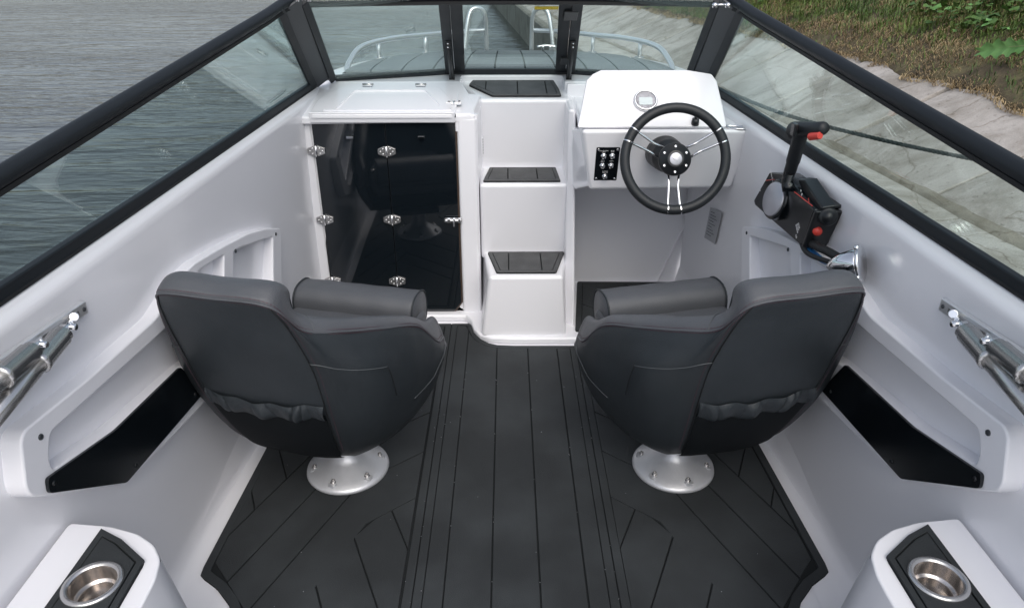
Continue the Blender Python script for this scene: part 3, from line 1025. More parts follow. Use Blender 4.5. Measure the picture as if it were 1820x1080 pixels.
# ------------------------------------------------------------------ windscreen
ws = thing('windscreen', 'black framed wraparound windscreen of tinted glass with opening middle pane', 'windscreen', (0, 3.1, .93))
A = lambda s, x, y, z: V((s * x, y, z))
def TL(s, y):     # side rail line
    f = (2.46 - y) / 1.32
    return V((s * (.735 + .118 * f), y, 1.268 - .168 * f))
for s in (-1, 1):
    # rail: side run, corner, half of the front
    pts = [TL(s, -.4), TL(s, .4), TL(s, 1.2), TL(s, 1.9), TL(s, 2.30)] + [V((s * .735, 2.475, 1.272)), V((s * .705, 2.555, 1.278)), V((s * .64, 2.59, 1.280)), V((s * .45, 2.612, 1.282)), V((s * .22, 2.628, 1.284)), V((0, 2.632, 1.285))]
    mk('top_rail', *tube(catmull(pts, 6), .0168, 14), 'frame', ws, smooth=True)
    # seal below the rail
    pts2 = [p + V((-s * .003, -.001, -.0195)) for p in catmull(pts, 6)]
    mk('rail_seal', *tube(pts2, .0085, 6), 'rubber', ws)
    b = MB()
    p0, p1 = V((s * (Fx(-.4) + .013), -.4, Gz(-.4) + .016)), V((s * (Fx(2.97) + .013), 2.97, Gz(2.97) + .006))
    b.add(bar(p0, p1, .020, .026, (1, 0, 0)))
    mk('sill_bar', b.v, b.f, 'frame', ws, bevel=.004)
    mk('sill_seal', *tube([p0 + V((-s * .008, 0, -.013)), p1 + V((-s * .008, 0, -.013))], .005, 6), 'rubber', ws)
    mk('sill_bar', *bar(V((s * .735, 3.055, .945)), V((s * .262, 3.235, .945)), .024, .026, (0, 0, 1)), 'frame', ws, bevel=.004)
    # corner posts
    a0, a1 = V((s * .800, 2.945, .935)), V((s * .7395, 2.420, 1.262))
    c0, c1 = V((s * .742, 3.045, .940)), V((s * .688, 2.535, 1.275))
    mk('corner_post', *bar(a0, a1, .030, .022, c0 - a0), 'frame', ws, bevel=.003)
    mk('corner_post', *bar(c0, c1, .030, .022, c0 - a0), 'frame', ws, bevel=.003)
    mk('post_infill', *bar((a0 + c0) / 2 + V((0, .006, 0)), (a1 + c1) / 2 + V((0, .006, 0)), .075, .008, c0 - a0), 'frame2', ws, bevel=.002)
    for q in (a0.lerp(a1, .93), c0.lerp(c1, .93), a0.lerp(a1, .03), c0.lerp(c1, .03)):
        mk('screw', *lathe([(.006, 0), (.005, .004), (0, .005)], 8, Matrix.Translation(q + V((-s * .012, -.008, .008)))), 'chrome', ws, smooth=True)
    # centre posts: fixed jamb and pane stile
    d0, d1 = V((s * .265, 3.225, .945)), V((s * .231, 2.622, 1.280))
    e0, e1 = V((s * .222, 3.235, .945)), V((s * .189, 2.628, 1.281))
    mk('centre_post', *bar(d0, d1, .038, .020, (1, 0, 0)), 'frame', ws, bevel=.003)
    mk('pane_stile', *bar(e0, e1, .044, .016, (1, 0, 0)), 'frame', ws, bevel=.003)
    # brace rod
    top = d0.lerp(d1, .47) + V((-s * .004, -.022, -.01)); ft = V((s * .248, 3.10, .935))
    br = mk('brace_rod', *tube([top, ft], .0085, 10), 'blackm', ws, smooth=True)
    b = MB()
    b.add(box(ft + V((-.012, -.010, -.006)), ft + V((.012, .010, .016)))); b.add(box(top + V((-.010, -.008, -.016)), top + V((.010, .012, .014))))
    b.build('brace_foot', 'blackm', br, bevel=.002)
    for q in (top + V((0, -.010, .006)), top + V((0, -.010, -.008))):
        mk('screw', *lathe([(.004, 0), (.0035, .002), (0, .003)], 8, Matrix.Translation(q) @ Matrix.Rotation(math.pi / 2, 4, 'X')), 'chrome', br, smooth=True)
    # panes
    def pane(ps, name='pane', th=.006):
        nrm = (ps[1] - ps[0]).cross(ps[2] - ps[0]).normalized() * th
        return mk(name, *prism(ps, nrm), 'glass', ws)
    yy = -.38
    ps = [V((s * (Fx(yy) + .013), yy, Gz(yy) + .03)), p1 + V((0, 0, .01)), a1 + V((s * .002, 0, 0)), TL(s, 1.2) - V((0, 0, .02)), TL(s, yy) - V((0, 0, .01))]
    # the side pane is very slightly bent: split in two flat pieces sharing an edge
    sv_ = [ps[0], V((s * (Fx(1.2) + .013), 1.2, Gz(1.2) + .03)), TL(s, 1.2) - V((0, 0, .02)), TL(s, yy) - V((0, 0, .02))]
    sv2 = [sv_[1], p1 + V((0, 0, .01)), a0 + V((0, .004, .01)), a1, sv_[2]]
    vs_ = [ps[0], sv_[1], p1 + V((0, 0, .012)), a1, sv_[2], sv_[3]]
    mk('pane', vs_, [(0, 1, 4, 5), (1, 2, 3, 4)], 'glass', ws, solid=.005)
    mk('pane', [c0, d0, d1, c1], [(0, 1, 2, 3)], 'glass', ws, solid=.005)
mk('sill_bar', *bar((-.262, 3.238, .943), (.262, 3.238, .943), .024, .026, (0, 0, 1)), 'frame', ws, bevel=.004)
mk('pane_rail', *bar((-.19, 2.650, 1.268), (.19, 2.650, 1.268), .020, .018, (0, 0, 1)), 'frame', ws, bevel=.003)
mk('pane', [V((-.222, 3.235, .950)), V((.222, 3.235, .950)), V((.189, 2.632, 1.280)), V((-.189, 2.632, 1.280))], [(0, 1, 2, 3)], 'glass', ws, solid=.005)
for f in (.22, .86):
    p = V((.243, 3.23, .945)).lerp(V((.211, 2.645, 1.27)), f)
    mk('pane_hinge', *bar(p - V((0, .03, -.017)), p + V((0, .03, -.017)), .05, .030, (1, 0, 0)), 'blackm', ws, bevel=.003)
yl = frame_of(V((.125, 2.672, 1.2475)), (1, 0, 0), V((0, -.58, .318)))
mk('warning_sticker', *xf(plate([rounded([(-.042, -.012), (.042, -.012), (.042, .012), (-.042, .012)], .002)], .004, .005), yl), 'yellow', ws)
# cover clip on the front rail
cp = at(1282, 11, z=1.29)
b = MB()
for dx in (-.018, .018): b.add(lathe([(.007, -.004), (.008, .004), (.004, .008), (0, .009)], 10, Matrix.Translation(cp + V((dx, 0, 0)))))
b.add(tube([cp + V((-.018, 0, .003)), cp + V((.018, 0, .003))], .003, 8))
b.build('cover_clip', 'chrome', ws, smooth=True)
b = MB()
cp = at(538, 1, z=1.29)
for dx in (-.018, .018): b.add(lathe([(.007, -.004), (.008, .004), (.004, .008), (0, .009)], 10, Matrix.Translation(cp + V((dx, 0, 0)))))
b.add(tube([cp + V((-.018, 0, .003)), cp + V((.018, 0, .003))], .003, 8))
b.build('cover_clip', 'chrome', ws, smooth=True)

# ------------------------------------------------------------------ bow rails
for s, lab in ((-1, 'curved stainless bow rail ending in a tall loop, over the water side'), (1, 'curved stainless bow rail ending in a tall loop, beside the concrete slope')):
    r = thing('bow_rail', lab, 'rail', (s * .7, 3.45, dz(3.45)), 'stainless bow rails')
    pts = [V((s * x, y, z)) for x, y, z in ((.765, 3.42, .905), (.765, 3.52, .945), (.735, 3.72, .99), (.64, 4.10, .985), (.50, 4.45, .965), (.36, 4.70, .955), (.27, 4.80, .95), (.15, 4.86, .95))]
    mk('rail', *tube(catmull(pts, 6),   .0135, 10), 'rail', r, smooth=True)
    hp = [V((s * x, y, z)) for x, y, z in ((.285, 4.72, .83), (.265, 4.74, .98), (.248, 4.76, 1.055), (.228, 4.775, 1.082), (.195, 4.79, 1.086), (.165, 4.81, 1.070), (.150, 4.83, 1.02), (.148, 4.86, .93), (.148, 4.87, .82))]
    mk('loop', *tube(catmull(hp, 5),   .0135, 10), 'rail', r, smooth=True)
    for x, y, z in ((.69, 3.92, .99), (.50, 4.45, .965)):
        q = V((s * x, y, z))
        st = mk('stanchion', *tube([q, V((q.x, q.y, dz(y) - .005))], .011, 8), 'rail', r, smooth=True)
        mk('foot_plate', *lathe([(.028, 0), (.026, .005), (.012, .006)], 14, Matrix.Translation((q.x, q.y, dz(y) + .002))), 'steel', st, smooth=True)
b = MB()
cl = thing('mooring_cleat', 'small bright deck cleat at the foot of the right bow loop', 'cleat', (.235, 4.66, dz(4.66)))
q = V((.235, 4.66, dz(4.66)))
mk('horn', *tube(catmull([q + V((-.06, 0, .03)), q + V((-.02, 0, .036)), q + V((.02, 0, .036)), q + V((.06, 0, .03))], 4), .008, 8), 'chrome', cl, smooth=True)
b = MB(); b.add(box(q + V((-.03, -.012, .0)), q + V((-.015, .012, .034)))); b.add(box(q + V((.015, -.012, .0)), q + V((.03, .012, .034))))
b.build('post', 'chrome', cl, bevel=.003)

# mooring rope from the deck edge back to the shore
def rope(name, path, r, label):
    P = catmull(path, 60)
    o = thing(name, label, 'rope', P[0])
    L = [0]
    for a, c in zip(P, P[1:]): L.append(L[-1] + (c - a).length)
    for k in range(3):
        S = []
        n = int(L[-1] / .006); j = 0
        for i in range(n):
            l = L[-1] * i / (n - 1)
            while j < len(L) - 2 and L[j + 1] < l: j += 1
            p = P[j].lerp(P[j + 1], (l - L[j]) / max(1e-6, L[j + 1] - L[j]))
            t = (P[j + 1] - P[j]).normalized()
            u = t.cross(V((0, 0, 1))).normalized(); w = t.cross(u)
            a = l / .045 * 2 * math.pi + k * 2.094
            S.append(p + (u * math.cos(a) + w * math.sin(a)) * r * .55)
        mk('strand', *tube(S, r * .62, 6), 'rope', o, smooth=True)
    return o
ra = V((.86, 3.10, .905)); 
rope('mooring_rope', [ra, at(1400, 205, z=.86), at(1560, 247, z=.82), at(1690, 275, z=.79), at(1822, 299, z=.76), at(2000, 330, z=.70)], .0068, 'dark green twisted mooring rope running taut from boat towards the shore')

# ------------------------------------------------------------------ mats
def mat_thing(name, label, cat, loop, pieces, z, border=.024, hole=None, group=None, gap=.0023, base_t=.005, pt=.0045, mtx=None, m='eva', core=None):
    """pad: dark base sheet, raised border ring and raised planks, with open joints between them"""
    c = V((sum(p[0] for p in loop) / len(loop), sum(p[1] for p in loop) / len(loop), z))
    if mtx is None: mtx = Matrix.Translation((0, 0, z))
    t = thing(name, label, cat, mtx @ V((c.x, c.y, 0)), group)
    if area(loop) < 0: loop = loop[::-1]
    fac = lambda vf: xf(vf, mtx)
    mk('backing', *fac(plate([loop], 0, base_t)), 'groove', t)
    inner = inset(core or loop, border)
    mk('border', *fac(plate([inset(loop, .001), inner[::-1]], base_t * .5, base_t + pt)), m, t, bevel=.0016, seg=2)
    for p in pieces:
        if area(p) < 0: p = p[::-1]
        q = inset(p, gap)
        if len(q) < 3 or area(q) < 4e-4: continue
        n = len(q)
        vs = [V((a, b_, base_t * .5)) for a, b_ in q] + [V((a, b_, base_t + pt + .0002)) for a, b_ in q]
        fs = [tuple(range(n - 1, -1, -1)), tuple(range(n, 2 * n))] + [(i, (i + 1) % n, n + (i + 1) % n, n + i) for i in range(n)]
        mk('plank', *fac((vs, fs)), m, t, bevel=.0012, seg=2)
    return t

FZ = -.002
curve = [(-.178, 2.632), (-.160, 2.60), (-.150, 2.565), (-.137, 2.525), (-.118, 2.492), (-.09, 2.465), (-.055, 2.450), (0, 2.445)]
cm = [(-.2525, .15)] + [(.2585, .15), (.2585, 2.443)] + curve[::-1] + [(-.2525, 2.632)]
inn = inset(cm, .024)
xs = [-.40, -.1756, -.0576, .0646, .1813, .40]
pcs = []
for a, b_ in zip(xs, xs[1:]):
    p = clip(clip(inn, 1, 0, a), -1, 0, -b_)
    if len(p) > 2: pcs.append(p)
mat_thing('floor_mat', 'long charcoal centre mat with straight planks running down the cockpit floor', 'floor mat', cm, pcs, FZ)
pcs = []
sm = [(-.2530, .90), (-.2530, 2.632), (-.752, 2.632), (-.768, 2.2), (-.790, 1.80), (-.806, 1.32), (-.804, 1.296), (-.790, 1.283), (-.745, 1.252), (-.70, 1.205), (-.655, 1.13), (-.62, 1.04), (-.60, .90)]
R_in = [(-.282, .9), (-.282, 2.605), (-.735, 2.605), (-.769, 1.80), (-.782, 1.335), (-.46, .95)]
sin_ = inset(sm, .024)
inner_y0 = [1.365, 1.575, 1.787, 2.0, 2.21, 2.42]          # line heights at x=-.277, then bends outward
def arm(k):
    # polyline k: inner arm slope .81, outer arm slope 2.4
    yi = 1.787 + .2105 * (k - 1)
    xo = -.555 - .1175 * (k - 1)
    # y = yi + .81(x+.277)  and y = 1.4 + 2.4(x-xo)
    x = (yi + .81 * .277 - 1.4 + 2.4 * xo) / (2.4 - .81)
    return (x, 1.4 + 2.4 * (x - xo)), yi, xo
def poly_between(k, k2):
    (bx, by), yi, xo = arm(k); (cx, cy), yj, xp = arm(k2)
    return [(0, yi + .81 * .277), (bx, by), (bx - 1.2, by - 2.4 * 1.2), (cx - 1.2, cy - 2.4 * 1.2), (cx, cy), (0, yj + .81 * .277)]
def conv(p):   # clip a (possibly bent) piece to the mat's inside
    return clip_convex(p, R_in)
for k in range(0, 3):
    p = conv(poly_between(k, k + 1))
    if not p: continue
    if k == 2:
        pcs.append(p); continue
    pcs.append(p)
# beyond the last bent line: short planks running the other way
(bx, by), yi, xo = arm(3)
def halfs(poly, lines):
    """cut convex polygon with a fan of parallel lines (a,b,[c...])"""
    out = []
    a, b_, cs = lines
    cs = [-99] + cs + [99]
    for c0, c1 in zip(cs, cs[1:]):
        q = clip(clip(poly, a, b_, c0), -a, -b_, -c1)
        if len(q) > 2 and abs(area(q)) > 4e-4: out.append(q)
    return out
up1 = conv([(bx, by), (bx - 1.2, by - 2.88), (-3, by - 2.88), (-3, by + .9), (bx + (-.3), by + .9)])
up2 = conv([(bx, by), (bx - .3, by + .9), (bx - .3, 4), (0, 4), (0, yi + .81 * .277)])
pcs += halfs(up1, (2.2, 1, [2.2 * -.74 + 1.782 + .25 * j for j in (-3, -2, -1, 0, 1, 2)])) if up1 else []
pcs += halfs(up2, (.81, -1, [-2.55 + .1 * j for j in (0, 2)])) if up2 else []
(bx, by), yi, xo = arm(0)
low = conv([(0, yi + .81 * .277), (bx + .02, by + .02), (bx - .025, by - .045), (bx - 1.2, by - 2.88), (0, by - 2.88)])
pcs += halfs(low, (2.25, 1, [2.25 * -.496 + 1.25, 2.25 * -.43 + 1.408, 2.25 * -.345 + 1.516])) if low else []
for s, lab in ((1, 'charcoal side mat with slanting planks under the left seat'), (-1, 'charcoal side mat with slanting planks under the right seat')):
    loop = [(s * x + (.0060 if s < 0 else 0), y) for x, y in sm]
    if s < 0: loop = [(x, min(y, 2.443)) for x, y in loop]
    P = [[(s * x, y) for x, y in p] for p in pcs]
    if s < 0:
        P = [clip(p, 0, -1, -2.415) for p in P]
        P = [p for p in P if len(p) > 2 and abs(area(p)) > 4e-4]
        # squared front edge
        l2 = []
        for q in loop:
            if not l2 or abs(q[0] - l2[-1][0]) + abs(q[1] - l2[-1][1]) > 1e-4: l2.append(q)
        loop = [q for i, q in enumerate(l2)]
        loop[1] = (.2590, 2.443); loop[2] = (.755, 2.443)
    mat_thing('floor_mat', lab, 'floor mat', loop, P, FZ)
# helm footwell mat on the raised sill
fm0 = [(.262, 2.515), (.80, 2.515), (.79, 2.975), (.312, 2.985)]
fm = rounded(fm0, .012, 2)
fi_ = inset(fm0, .024)
P = [q for q in (clip_convex(p, fi_) for p in ([(0, 2.4), (.5, 2.4), (.42, 2.66), (.2, 2.84), (0, 2.84)], [(.5, 2.4), (.9, 2.4), (.62, 2.78), (.42, 2.66)], [(.42, 2.66), (.62, 2.78), (.45, 3.1), (0, 3.1), (0, 2.84), (.2, 2.84)], [(.62, 2.78), (.9, 2.4), (1, 3.1), (.45, 3.1)])) if q]
mat_thing('floor_mat', 'small charcoal mat in the footwell below the steering wheel', 'floor mat', fm, P, .028, core=fm0)
# stair treads
def tread(label, pts, lines, z, border=.016, slope_=0.):
    mt = Matrix(((1, 0, 0, 0), (0, 1, 0, 0), (0, slope_, 1, z), (0, 0, 0, 1)))
    lp = rounded(pts, .008, 2)
    inn_ = inset(pts, border)
    ps = []
    cs = [-9] + lines + [9]
    for a, b_ in zip(cs, cs[1:]):
        q = clip(clip(inn_, 1, 0, a), -1, 0, -b_)
        if len(q) > 2: ps.append(q)
    return mat_thing('tread_pad', label, 'tread pad', lp, ps, z, border=border, gap=.0022, mtx=mt, core=pts, m='step', group='charcoal pads on the boarding steps')
tread('charcoal pad on the lowest step, narrower at its front edge', [(-.058, 2.528), (.178, 2.528), (.224, 2.735), (-.098, 2.735)], [-.01, .122], .285)
tread('charcoal pad on the middle step between cabin door and console', [(-.112, 2.738), (.200, 2.738), (.192, 2.925), (-.090, 2.925)], [-.012, .108], .592)
s0 = .18
def tz(y): return slabz(y) + .001
tread('charcoal pad with one cut corner on the top step under the windscreen', [(-.075, 2.945), (.208, 2.945), (.205, 3.04), (.190, 3.19), (-.165, 3.19), (-.178, 3.12)], [-.105, .03, .15], .8875 - .072 * 2.945, slope_=.072)

# ------------------------------------------------------------------ seats
SP = {  # outer skin, bottom -> rim, for successive columns round the right half
 0: [(0, -.20, .185), (0, -.275, .26), (0, -.348, .42), (0, -.400, .59), (0, -.445, .725), (0, -.468, .790)],
 1: [(.112, -.195, .185), (.134, -.270, .26), (.156, -.342, .42), (.164, -.392, .59), (.150, -.440, .722), (.129, -.464, .784)],
 2: [(.138, -.185, .185), (.178, -.255, .265), (.216, -.314, .41), (.222, -.352, .56), (.190, -.386, .650), (.160, -.402, .698)],
 3: [(.172, -.145, .187), (.225, -.205, .27), (.268, -.255, .41), (.272, -.288, .54), (.236, -.306, .615), (.206, -.318, .655)],
 4: [(.208, -.080, .19), (.262, -.120, .275), (.292, -.158, .395), (.286, -.175, .50), (.268, -.183, .565), (.250, -.190, .600)],
 5: [(.232, .01, .195), (.280, -.01, .275), (.304, -.02, .370), (.300, -.025, .44), (.290, -.028, .492), (.277, -.03, .524)],
 6: [(.235, .10, .21), (.280, .09, .285), (.302, .09, .355), (.303, .08, .39), (.300, .07, .412), (.296, .06, .430)],
 7: [(.215, .155, .235), (.262, .160, .295), (.286, .165, .345), (.288, .150, .365), (.286, .150, .380), (.283, .148, .392)],
}
TOPT = [.078, .076, .070, .066, .064, .062, .060, .052]      # width of the padded rim
cols = []
for k in range(8):
    o6 = [V(p) for p in SP[k]]
    r = o6[-1]
    inw = V((-r.x, -(r.y) * .8 + .0, 0)) if k else V((0, 1, 0))
    if k in (1,): inw = V((-.05, 1, 0))
    if k == 2: inw = V((-.75, .8, 0))
    if k >= 3: inw = V((-1, .35 - .07 * (k - 3), 0))
    if k >= 6: inw = V((-1, 0, 0))
    if k == 7: inw = V((-1, -.25, 0))
    inw.normalize()
    w = TOPT[k]
    lift = .034 if k == 6 else .042 if k == 7 else 0
    c = o6 + [r + inw * .012 + V((0, 0, .016 + lift * .55)), r + inw * w * .5 + V((0, 0, .026 + lift)), r + inw * (w - .008) + V((0, 0, .018 + lift)), r + inw * w + V((0, 0, -.004)),
              r + inw * (w + .01) + V((0, 0, -.06)), r + inw * (w + .04) + V((0, 0, max(-.25, .36 - r.z)))]
    cols.append(c)
full = [[V((-p.x, p.y, p.z)) for p in c] for c in cols[:0:-1]] + cols
NC, NR = len(full), len(full[0])
def cr(p0, p1, p2, p3, t):
    return .5 * ((2 * p1) + (p2 - p0) * t + (2 * p0 - 5 * p1 + 4 * p2 - p3) * t * t + (3 * p1 - p0 - 3 * p2 + p3) * t ** 3)
def crl(L, f):
    n = len(L); f = min(max(f, 0), n - 1 - 1e-6); i = int(f); t = f - i
    p1, p2 = L[i], L[i + 1]
    p0 = L[i - 1] if i else p1 * 2 - p2
    p3 = L[i + 2] if i + 2 < n else p2 * 2 - p1
    return cr(p0, p1, p2, p3, t)
def S(u, w):     # u in column units from the centre (-7..7), w in row units
    f = u + 7
    i = int(min(max(f, 0), NC - 1 - 1e-6))
    rows = [crl(full[j], w) if 0 <= j < NC else None for j in (i - 1, i, i + 1, i + 2)]
    if rows[0] is None: rows[0] = rows[1] * 2 - rows[2]
    if rows[3] is None: rows[3] = rows[2] * 2 - rows[1]
    return cr(*rows, f - i)
def SN(u, w):
    e = .03
    a = S(min(u + e, 7), w) - S(max(u - e, -7), w); b_ = S(u, min(w + e, NR - 1.001)) - S(u, max(w - e, 0))
    n = a.cross(b_)
    n.normalize()
    return n
def patch(u0, u1, w0, w1, nu, nw, off=0., dis=None):
    vs = []; fs = []
    for i in range(nu + 1):
        for j in range(nw + 1):
            u = u0 + (u1 - u0) * i / nu; w = w0 + (w1 - w0) * j / nw
            p = S(u, w)
            d = off + (dis(i / nu, j / nw) if dis else 0)
            d += .0022 * noise.noise(p * 9) + .0008 * noise.noise(p * 26)
            p = p + SN(u, w) * d
            vs.append(p)
            if i and j:
                a = (i - 1) * (nw + 1) + j
                fs.append((a - 1, a - 1 + nw + 1, a + nw + 1, a))
    return vs, fs
sgnN = 1 if SN(0, 3).y < 0 else -1
_SN = SN
def SN(u, w): return _SN(u, w) * sgnN

def line_on(pts, off=.001, n=10):
    out = []
    for (a, b_), (c, d) in zip(pts, pts[1:]):
        for i in range(n): out.append((a + (c - a) * i / n, b_ + (d - b_) * i / n))
    out.append(pts[-1])
    return [S(u, w) + SN(u, w) * off for u, w in out]
def dashes(path, dash, gap, r, b, ):
    L = [0]
    for a, c in zip(path, path[1:]): L.append(L[-1] + (c - a).length)
    s = 0; j = 0
    def pt(l):
        nonlocal j
        j = 0
        lo, hi = 0, len(L) - 2
        while lo < hi:
            mid = (lo + hi + 1) // 2
            if L[mid] <= l: lo = mid
            else: hi = mid - 1
        return path[lo].lerp(path[lo + 1], (l - L[lo]) / max(1e-9, L[lo + 1] - L[lo]))
    while s + dash < L[-1]:
        b.add(tube([pt(s), pt(s + dash)], r, 4))
        s += dash + gap

def make_seat(label):
    t = thing('bucket_seat', label, 'seat', (0, 0, 0), 'swivelling bucket seats')
    PU = 1.0
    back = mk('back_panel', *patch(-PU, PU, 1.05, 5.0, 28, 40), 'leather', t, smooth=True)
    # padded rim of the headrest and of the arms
    mk('rim_band', *patch(-7, 7, 5.0, 9.0, 150, 16), 'leather_lit', t, smooth=True)
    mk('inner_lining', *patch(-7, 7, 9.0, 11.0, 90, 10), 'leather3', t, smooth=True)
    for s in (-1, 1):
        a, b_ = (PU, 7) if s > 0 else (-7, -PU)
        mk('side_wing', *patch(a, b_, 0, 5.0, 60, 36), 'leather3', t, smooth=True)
        # front end of the arm
        e = [full[14 if s > 0 else 0][k] for k in range(12)]
        P = [crl(e, 11 * k / 44) for k in range(45)]
        c = sum(P, V()) / len(P)
        vs = []; fs = []
        K = 6
        for i in range(K + 1):
            f = math.cos(i / K * math.pi / 2); g_ = math.sin(i / K * math.pi / 2) * .035
            vs += [c + (p - c) * f + V((0, g_, 0)) for p in P]
            if i:
                n = len(P)
                fs += [((i - 1) * n + k, (i - 1) * n + k + 1, i * n + k + 1, i * n + k) for k in range(n - 1)]
        mk('arm_end', vs, fs, 'leather_lit', t, smooth=True)
        seam = mk('seam', *tube(line_on([(s * PU, 1.05), (s * PU, 5)], .0008, 30), .0016, 5), 'rubber', t, smooth=True)
        # grey seams on the wing
        b = MB()
        b.add(tube(line_on([(s * PU, 3.15), (s * 2.0, 3.2), (s * 3.4, 3.05)], .001, 12), .0012, 5))
        b.build('wing_seam', 'seam', t, smooth=True)
        b = MB()
        b.add(tube(line_on([(s * 6.9, 3.2), (s * 6.0, 2.3), (s * 5.2, 1.75), (s * 4.2, 1.7)], .001, 14), .0012, 5))
        b.build('wing_seam', 'seam', t, smooth=True)
        mk('wing_seam', *tube(line_on([(s * 3.4, 3.05), (s * 3.45, 2.2)], .0008, 8), .0010, 5), 'rubber', t, smooth=True)
    # underside
    vs = [S(-7 + 14 * i / 40, 0) for i in range(41)]
    cvs = V((0, .02, .175))
    under = [cvs] + vs
    mk('underside', under, [(0, i, i + 1) for i in range(1, 41)] + [(0, 41, 1)], 'rubber', t, smooth=True)
    # piping and twin stitch rows along the rim
    mk('piping', *tube(line_on([(-7, 5.0), (7, 5.0)], .0012, 150), .0024, 6), 'leather_lit', t, smooth=True)
    b = MB()
    dashes(line_on([(-7, 4.86), (7, 4.86)], .0006, 260), .0055, .003, .0008, b)
    dashes(line_on([(-7, 5.28), (7, 5.28)], .0006, 260), .0055, .003, .0008, b)
    for s in (-1, 1): dashes(line_on([(s * (PU + .12), 1.1), (s * (PU + .12), 4.8)], .0006, 60), .0055, .003, .0007, b)
    tag(b.build('stitching', 'stitch', t), kind='stuff')
    # cross seam where the rim steps down from the headrest to the arm
    for s in (-1, 1):
        mk('rim_seam', *tube(line_on([(s * 2.35, 5.0), (s * 2.35, 9.0)], .0008, 20), .0013, 5), 'seam', t, smooth=True)
    # pocket
    mk('pocket', *patch(-.97, .97, .22, 2.12, 22, 16, dis=lambda a, b_: .004 + .010 * math.sin(math.pi * min(1, b_ * .9 + .1)) * math.sin(math.pi * a) ** .5), 'pouch', t, smooth=True)
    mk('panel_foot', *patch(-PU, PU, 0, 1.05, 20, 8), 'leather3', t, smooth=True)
    ph = [random.uniform(0, 6) for _ in range(4)]
    def ruff(a, b_):
        e = math.sin(math.pi * b_) ** .5
        pl = abs(math.sin(a * 24 + 1.6 * math.sin(a * 9 + ph[0]) + b_ * 1.6 * math.sin(a * 15))) ** .6
        pl = pl * (.55 + .45 * math.sin(a * 23 + ph[1]))
        return .002 + e * (.003 + .014 * pl)
    vf = patch(-.97, .97, 1.98, 2.30, 160, 10, dis=ruff)
    vs = []
    for p in vf[0]:
        vs.append(p + V((0, 0, .004 * math.sin(p.x * 70) - .012 * math.cos(p.x * 11))))
    mk('pocket_hem', vs, vf[1], 'leather', t, smooth=True)
    # cushion
    def rbox(x0, x1, y0, y1, z0, z1, name, m, bev, **k):
        return mk(name, *box((x0, y0, z0), (x1, y1, z1)), m, t, bevel=bev, seg=6, **k)
    rbox(-.225, .225, -.27, .19, .30, .42, 'cushion', 'leather_lit', .035)
    rbox(-.205, .205, .05, .245, .36, .445, 'cushion_front', 'leather_lit', .030)
    # flip-up bolster: a roll with flat piped ends
    def roll(x0, x1, name):
        prof = []
        for k in range(26):
            a = 2 * math.pi * k / 26
            ry, rz = .066, .064
            y = .20 + ry * math.copysign(abs(math.cos(a)) ** .8, math.cos(a)); z = .440 + rz * math.copysign(abs(math.sin(a)) ** .8, math.sin(a))
            prof.append((y, z))
        vs = []; fs = []
        xs_ = [x0, x0 + .004, x0 + .012] + [x0 + .03 + (x1 - x0 - .06) * i / 20 for i in range(21)] + [x1 - .012, x1 - .004, x1]
        for i, x in enumerate(xs_):
            f = {0: .93, 1: .98, 2: .995}.get(min(i, len(xs_) - 1 - i), 1)
            for (y, z) in prof:
                wr = .0015 * math.sin(x * 60 + z * 30) * (1 if 2 < i < len(xs_) - 3 else 0)
                vs.append(V((x, .20 + (y - .20) * (f + wr * 6), .440 + (z - .440) * (f + wr * 6))))
            if i:
                n = 26
                fs += [((i - 1) * n + k, (i - 1) * n + (k + 1) % n, i * n + (k + 1) % n, i * n + k) for k in range(n)]
        fs += [tuple(range(26)), tuple(len(vs) - 26 + k for k in range(26))]
        o = mk(name, vs, fs, 'leather_lit', t, smooth=True)
        for i in (-1, 1):
            x = x0 + .002 if i < 0 else x1 - .002
            ring = [V((x, .20 + (y - .20) * 1.0, .440 + (z - .440) * 1.0)) for y, z in prof]
            mk('piping', *tube(ring, .003, 6, closed=True), 'leather3', o, smooth=True)
        return o
    roll(-.195, .195, 'bolster')
    for s in (-1, 1):
        mk('bolster_pivot', *tube([(s * .19, .12, .425), (s * .222, .12, .425)], .010, 10), 'steel', t, smooth=True)
    # pedestal
    ped = mk('pedestal', *lathe([(.123, 0), (.1245, .004), (.123, .010), (.118, .0145), (.100, .024), (.078, .036), (.056, .050), (.042, .062), (.036, .085), (.040, .19), (.0, .19)], 48, Matrix.Translation((.026, -.05, .0075))), 'castw', t, smooth=True)
    for k in range(6):
        a = math.pi / 6 + k * math.pi / 3
        cx, cy = .098 * math.cos(a), .098 * math.sin(a)
        R_ = Matrix.Translation((cx + .026, cy - .05, .0075)) @ Matrix.Rotation(a, 4, 'Z')
        lug = mk('bolt_lug', *xf(plate([rounded([(-.020, -.013), (.016, -.013), (.016, .013), (-.020, .013)], .012, 5)], .004, .024), R_), 'castw', ped, bevel=.003)
        b = MB()
        b.add(lathe([(.0085, .024), (.0085, .0275), (.006, .0275), (.006, .034), (.003, .035), (.003, .031), (0, .031)], 12, R_))
        b.build('bolt', 'steel', ped, smooth=False, bevel=.0006, seg=1)
    mk('seat_slide', *box((-.12, -.13, .178), (.12, .13, .20)), 'blackm', t, bevel=.004)
    return t
seat = make_seat('left charcoal bucket seat, facing the smoked cabin door')
def copy_tree(o, parent=None):
    c = o.copy(); COL.objects.link(c)
    if parent is not None: c.parent = parent
    for ch in list(o.children):
        copy_tree(ch, c)
    return c
seat2 = copy_tree(seat)
seat2['label'] = 'right charcoal bucket seat, behind the steering wheel'
SA = math.radians(13.5)
seat.location = (-.520, 1.760, 0); seat.rotation_euler = (0, 0, -SA)
seat2.location = (.507, 1.760, 0); seat2.rotation_euler = (0, 0, SA)

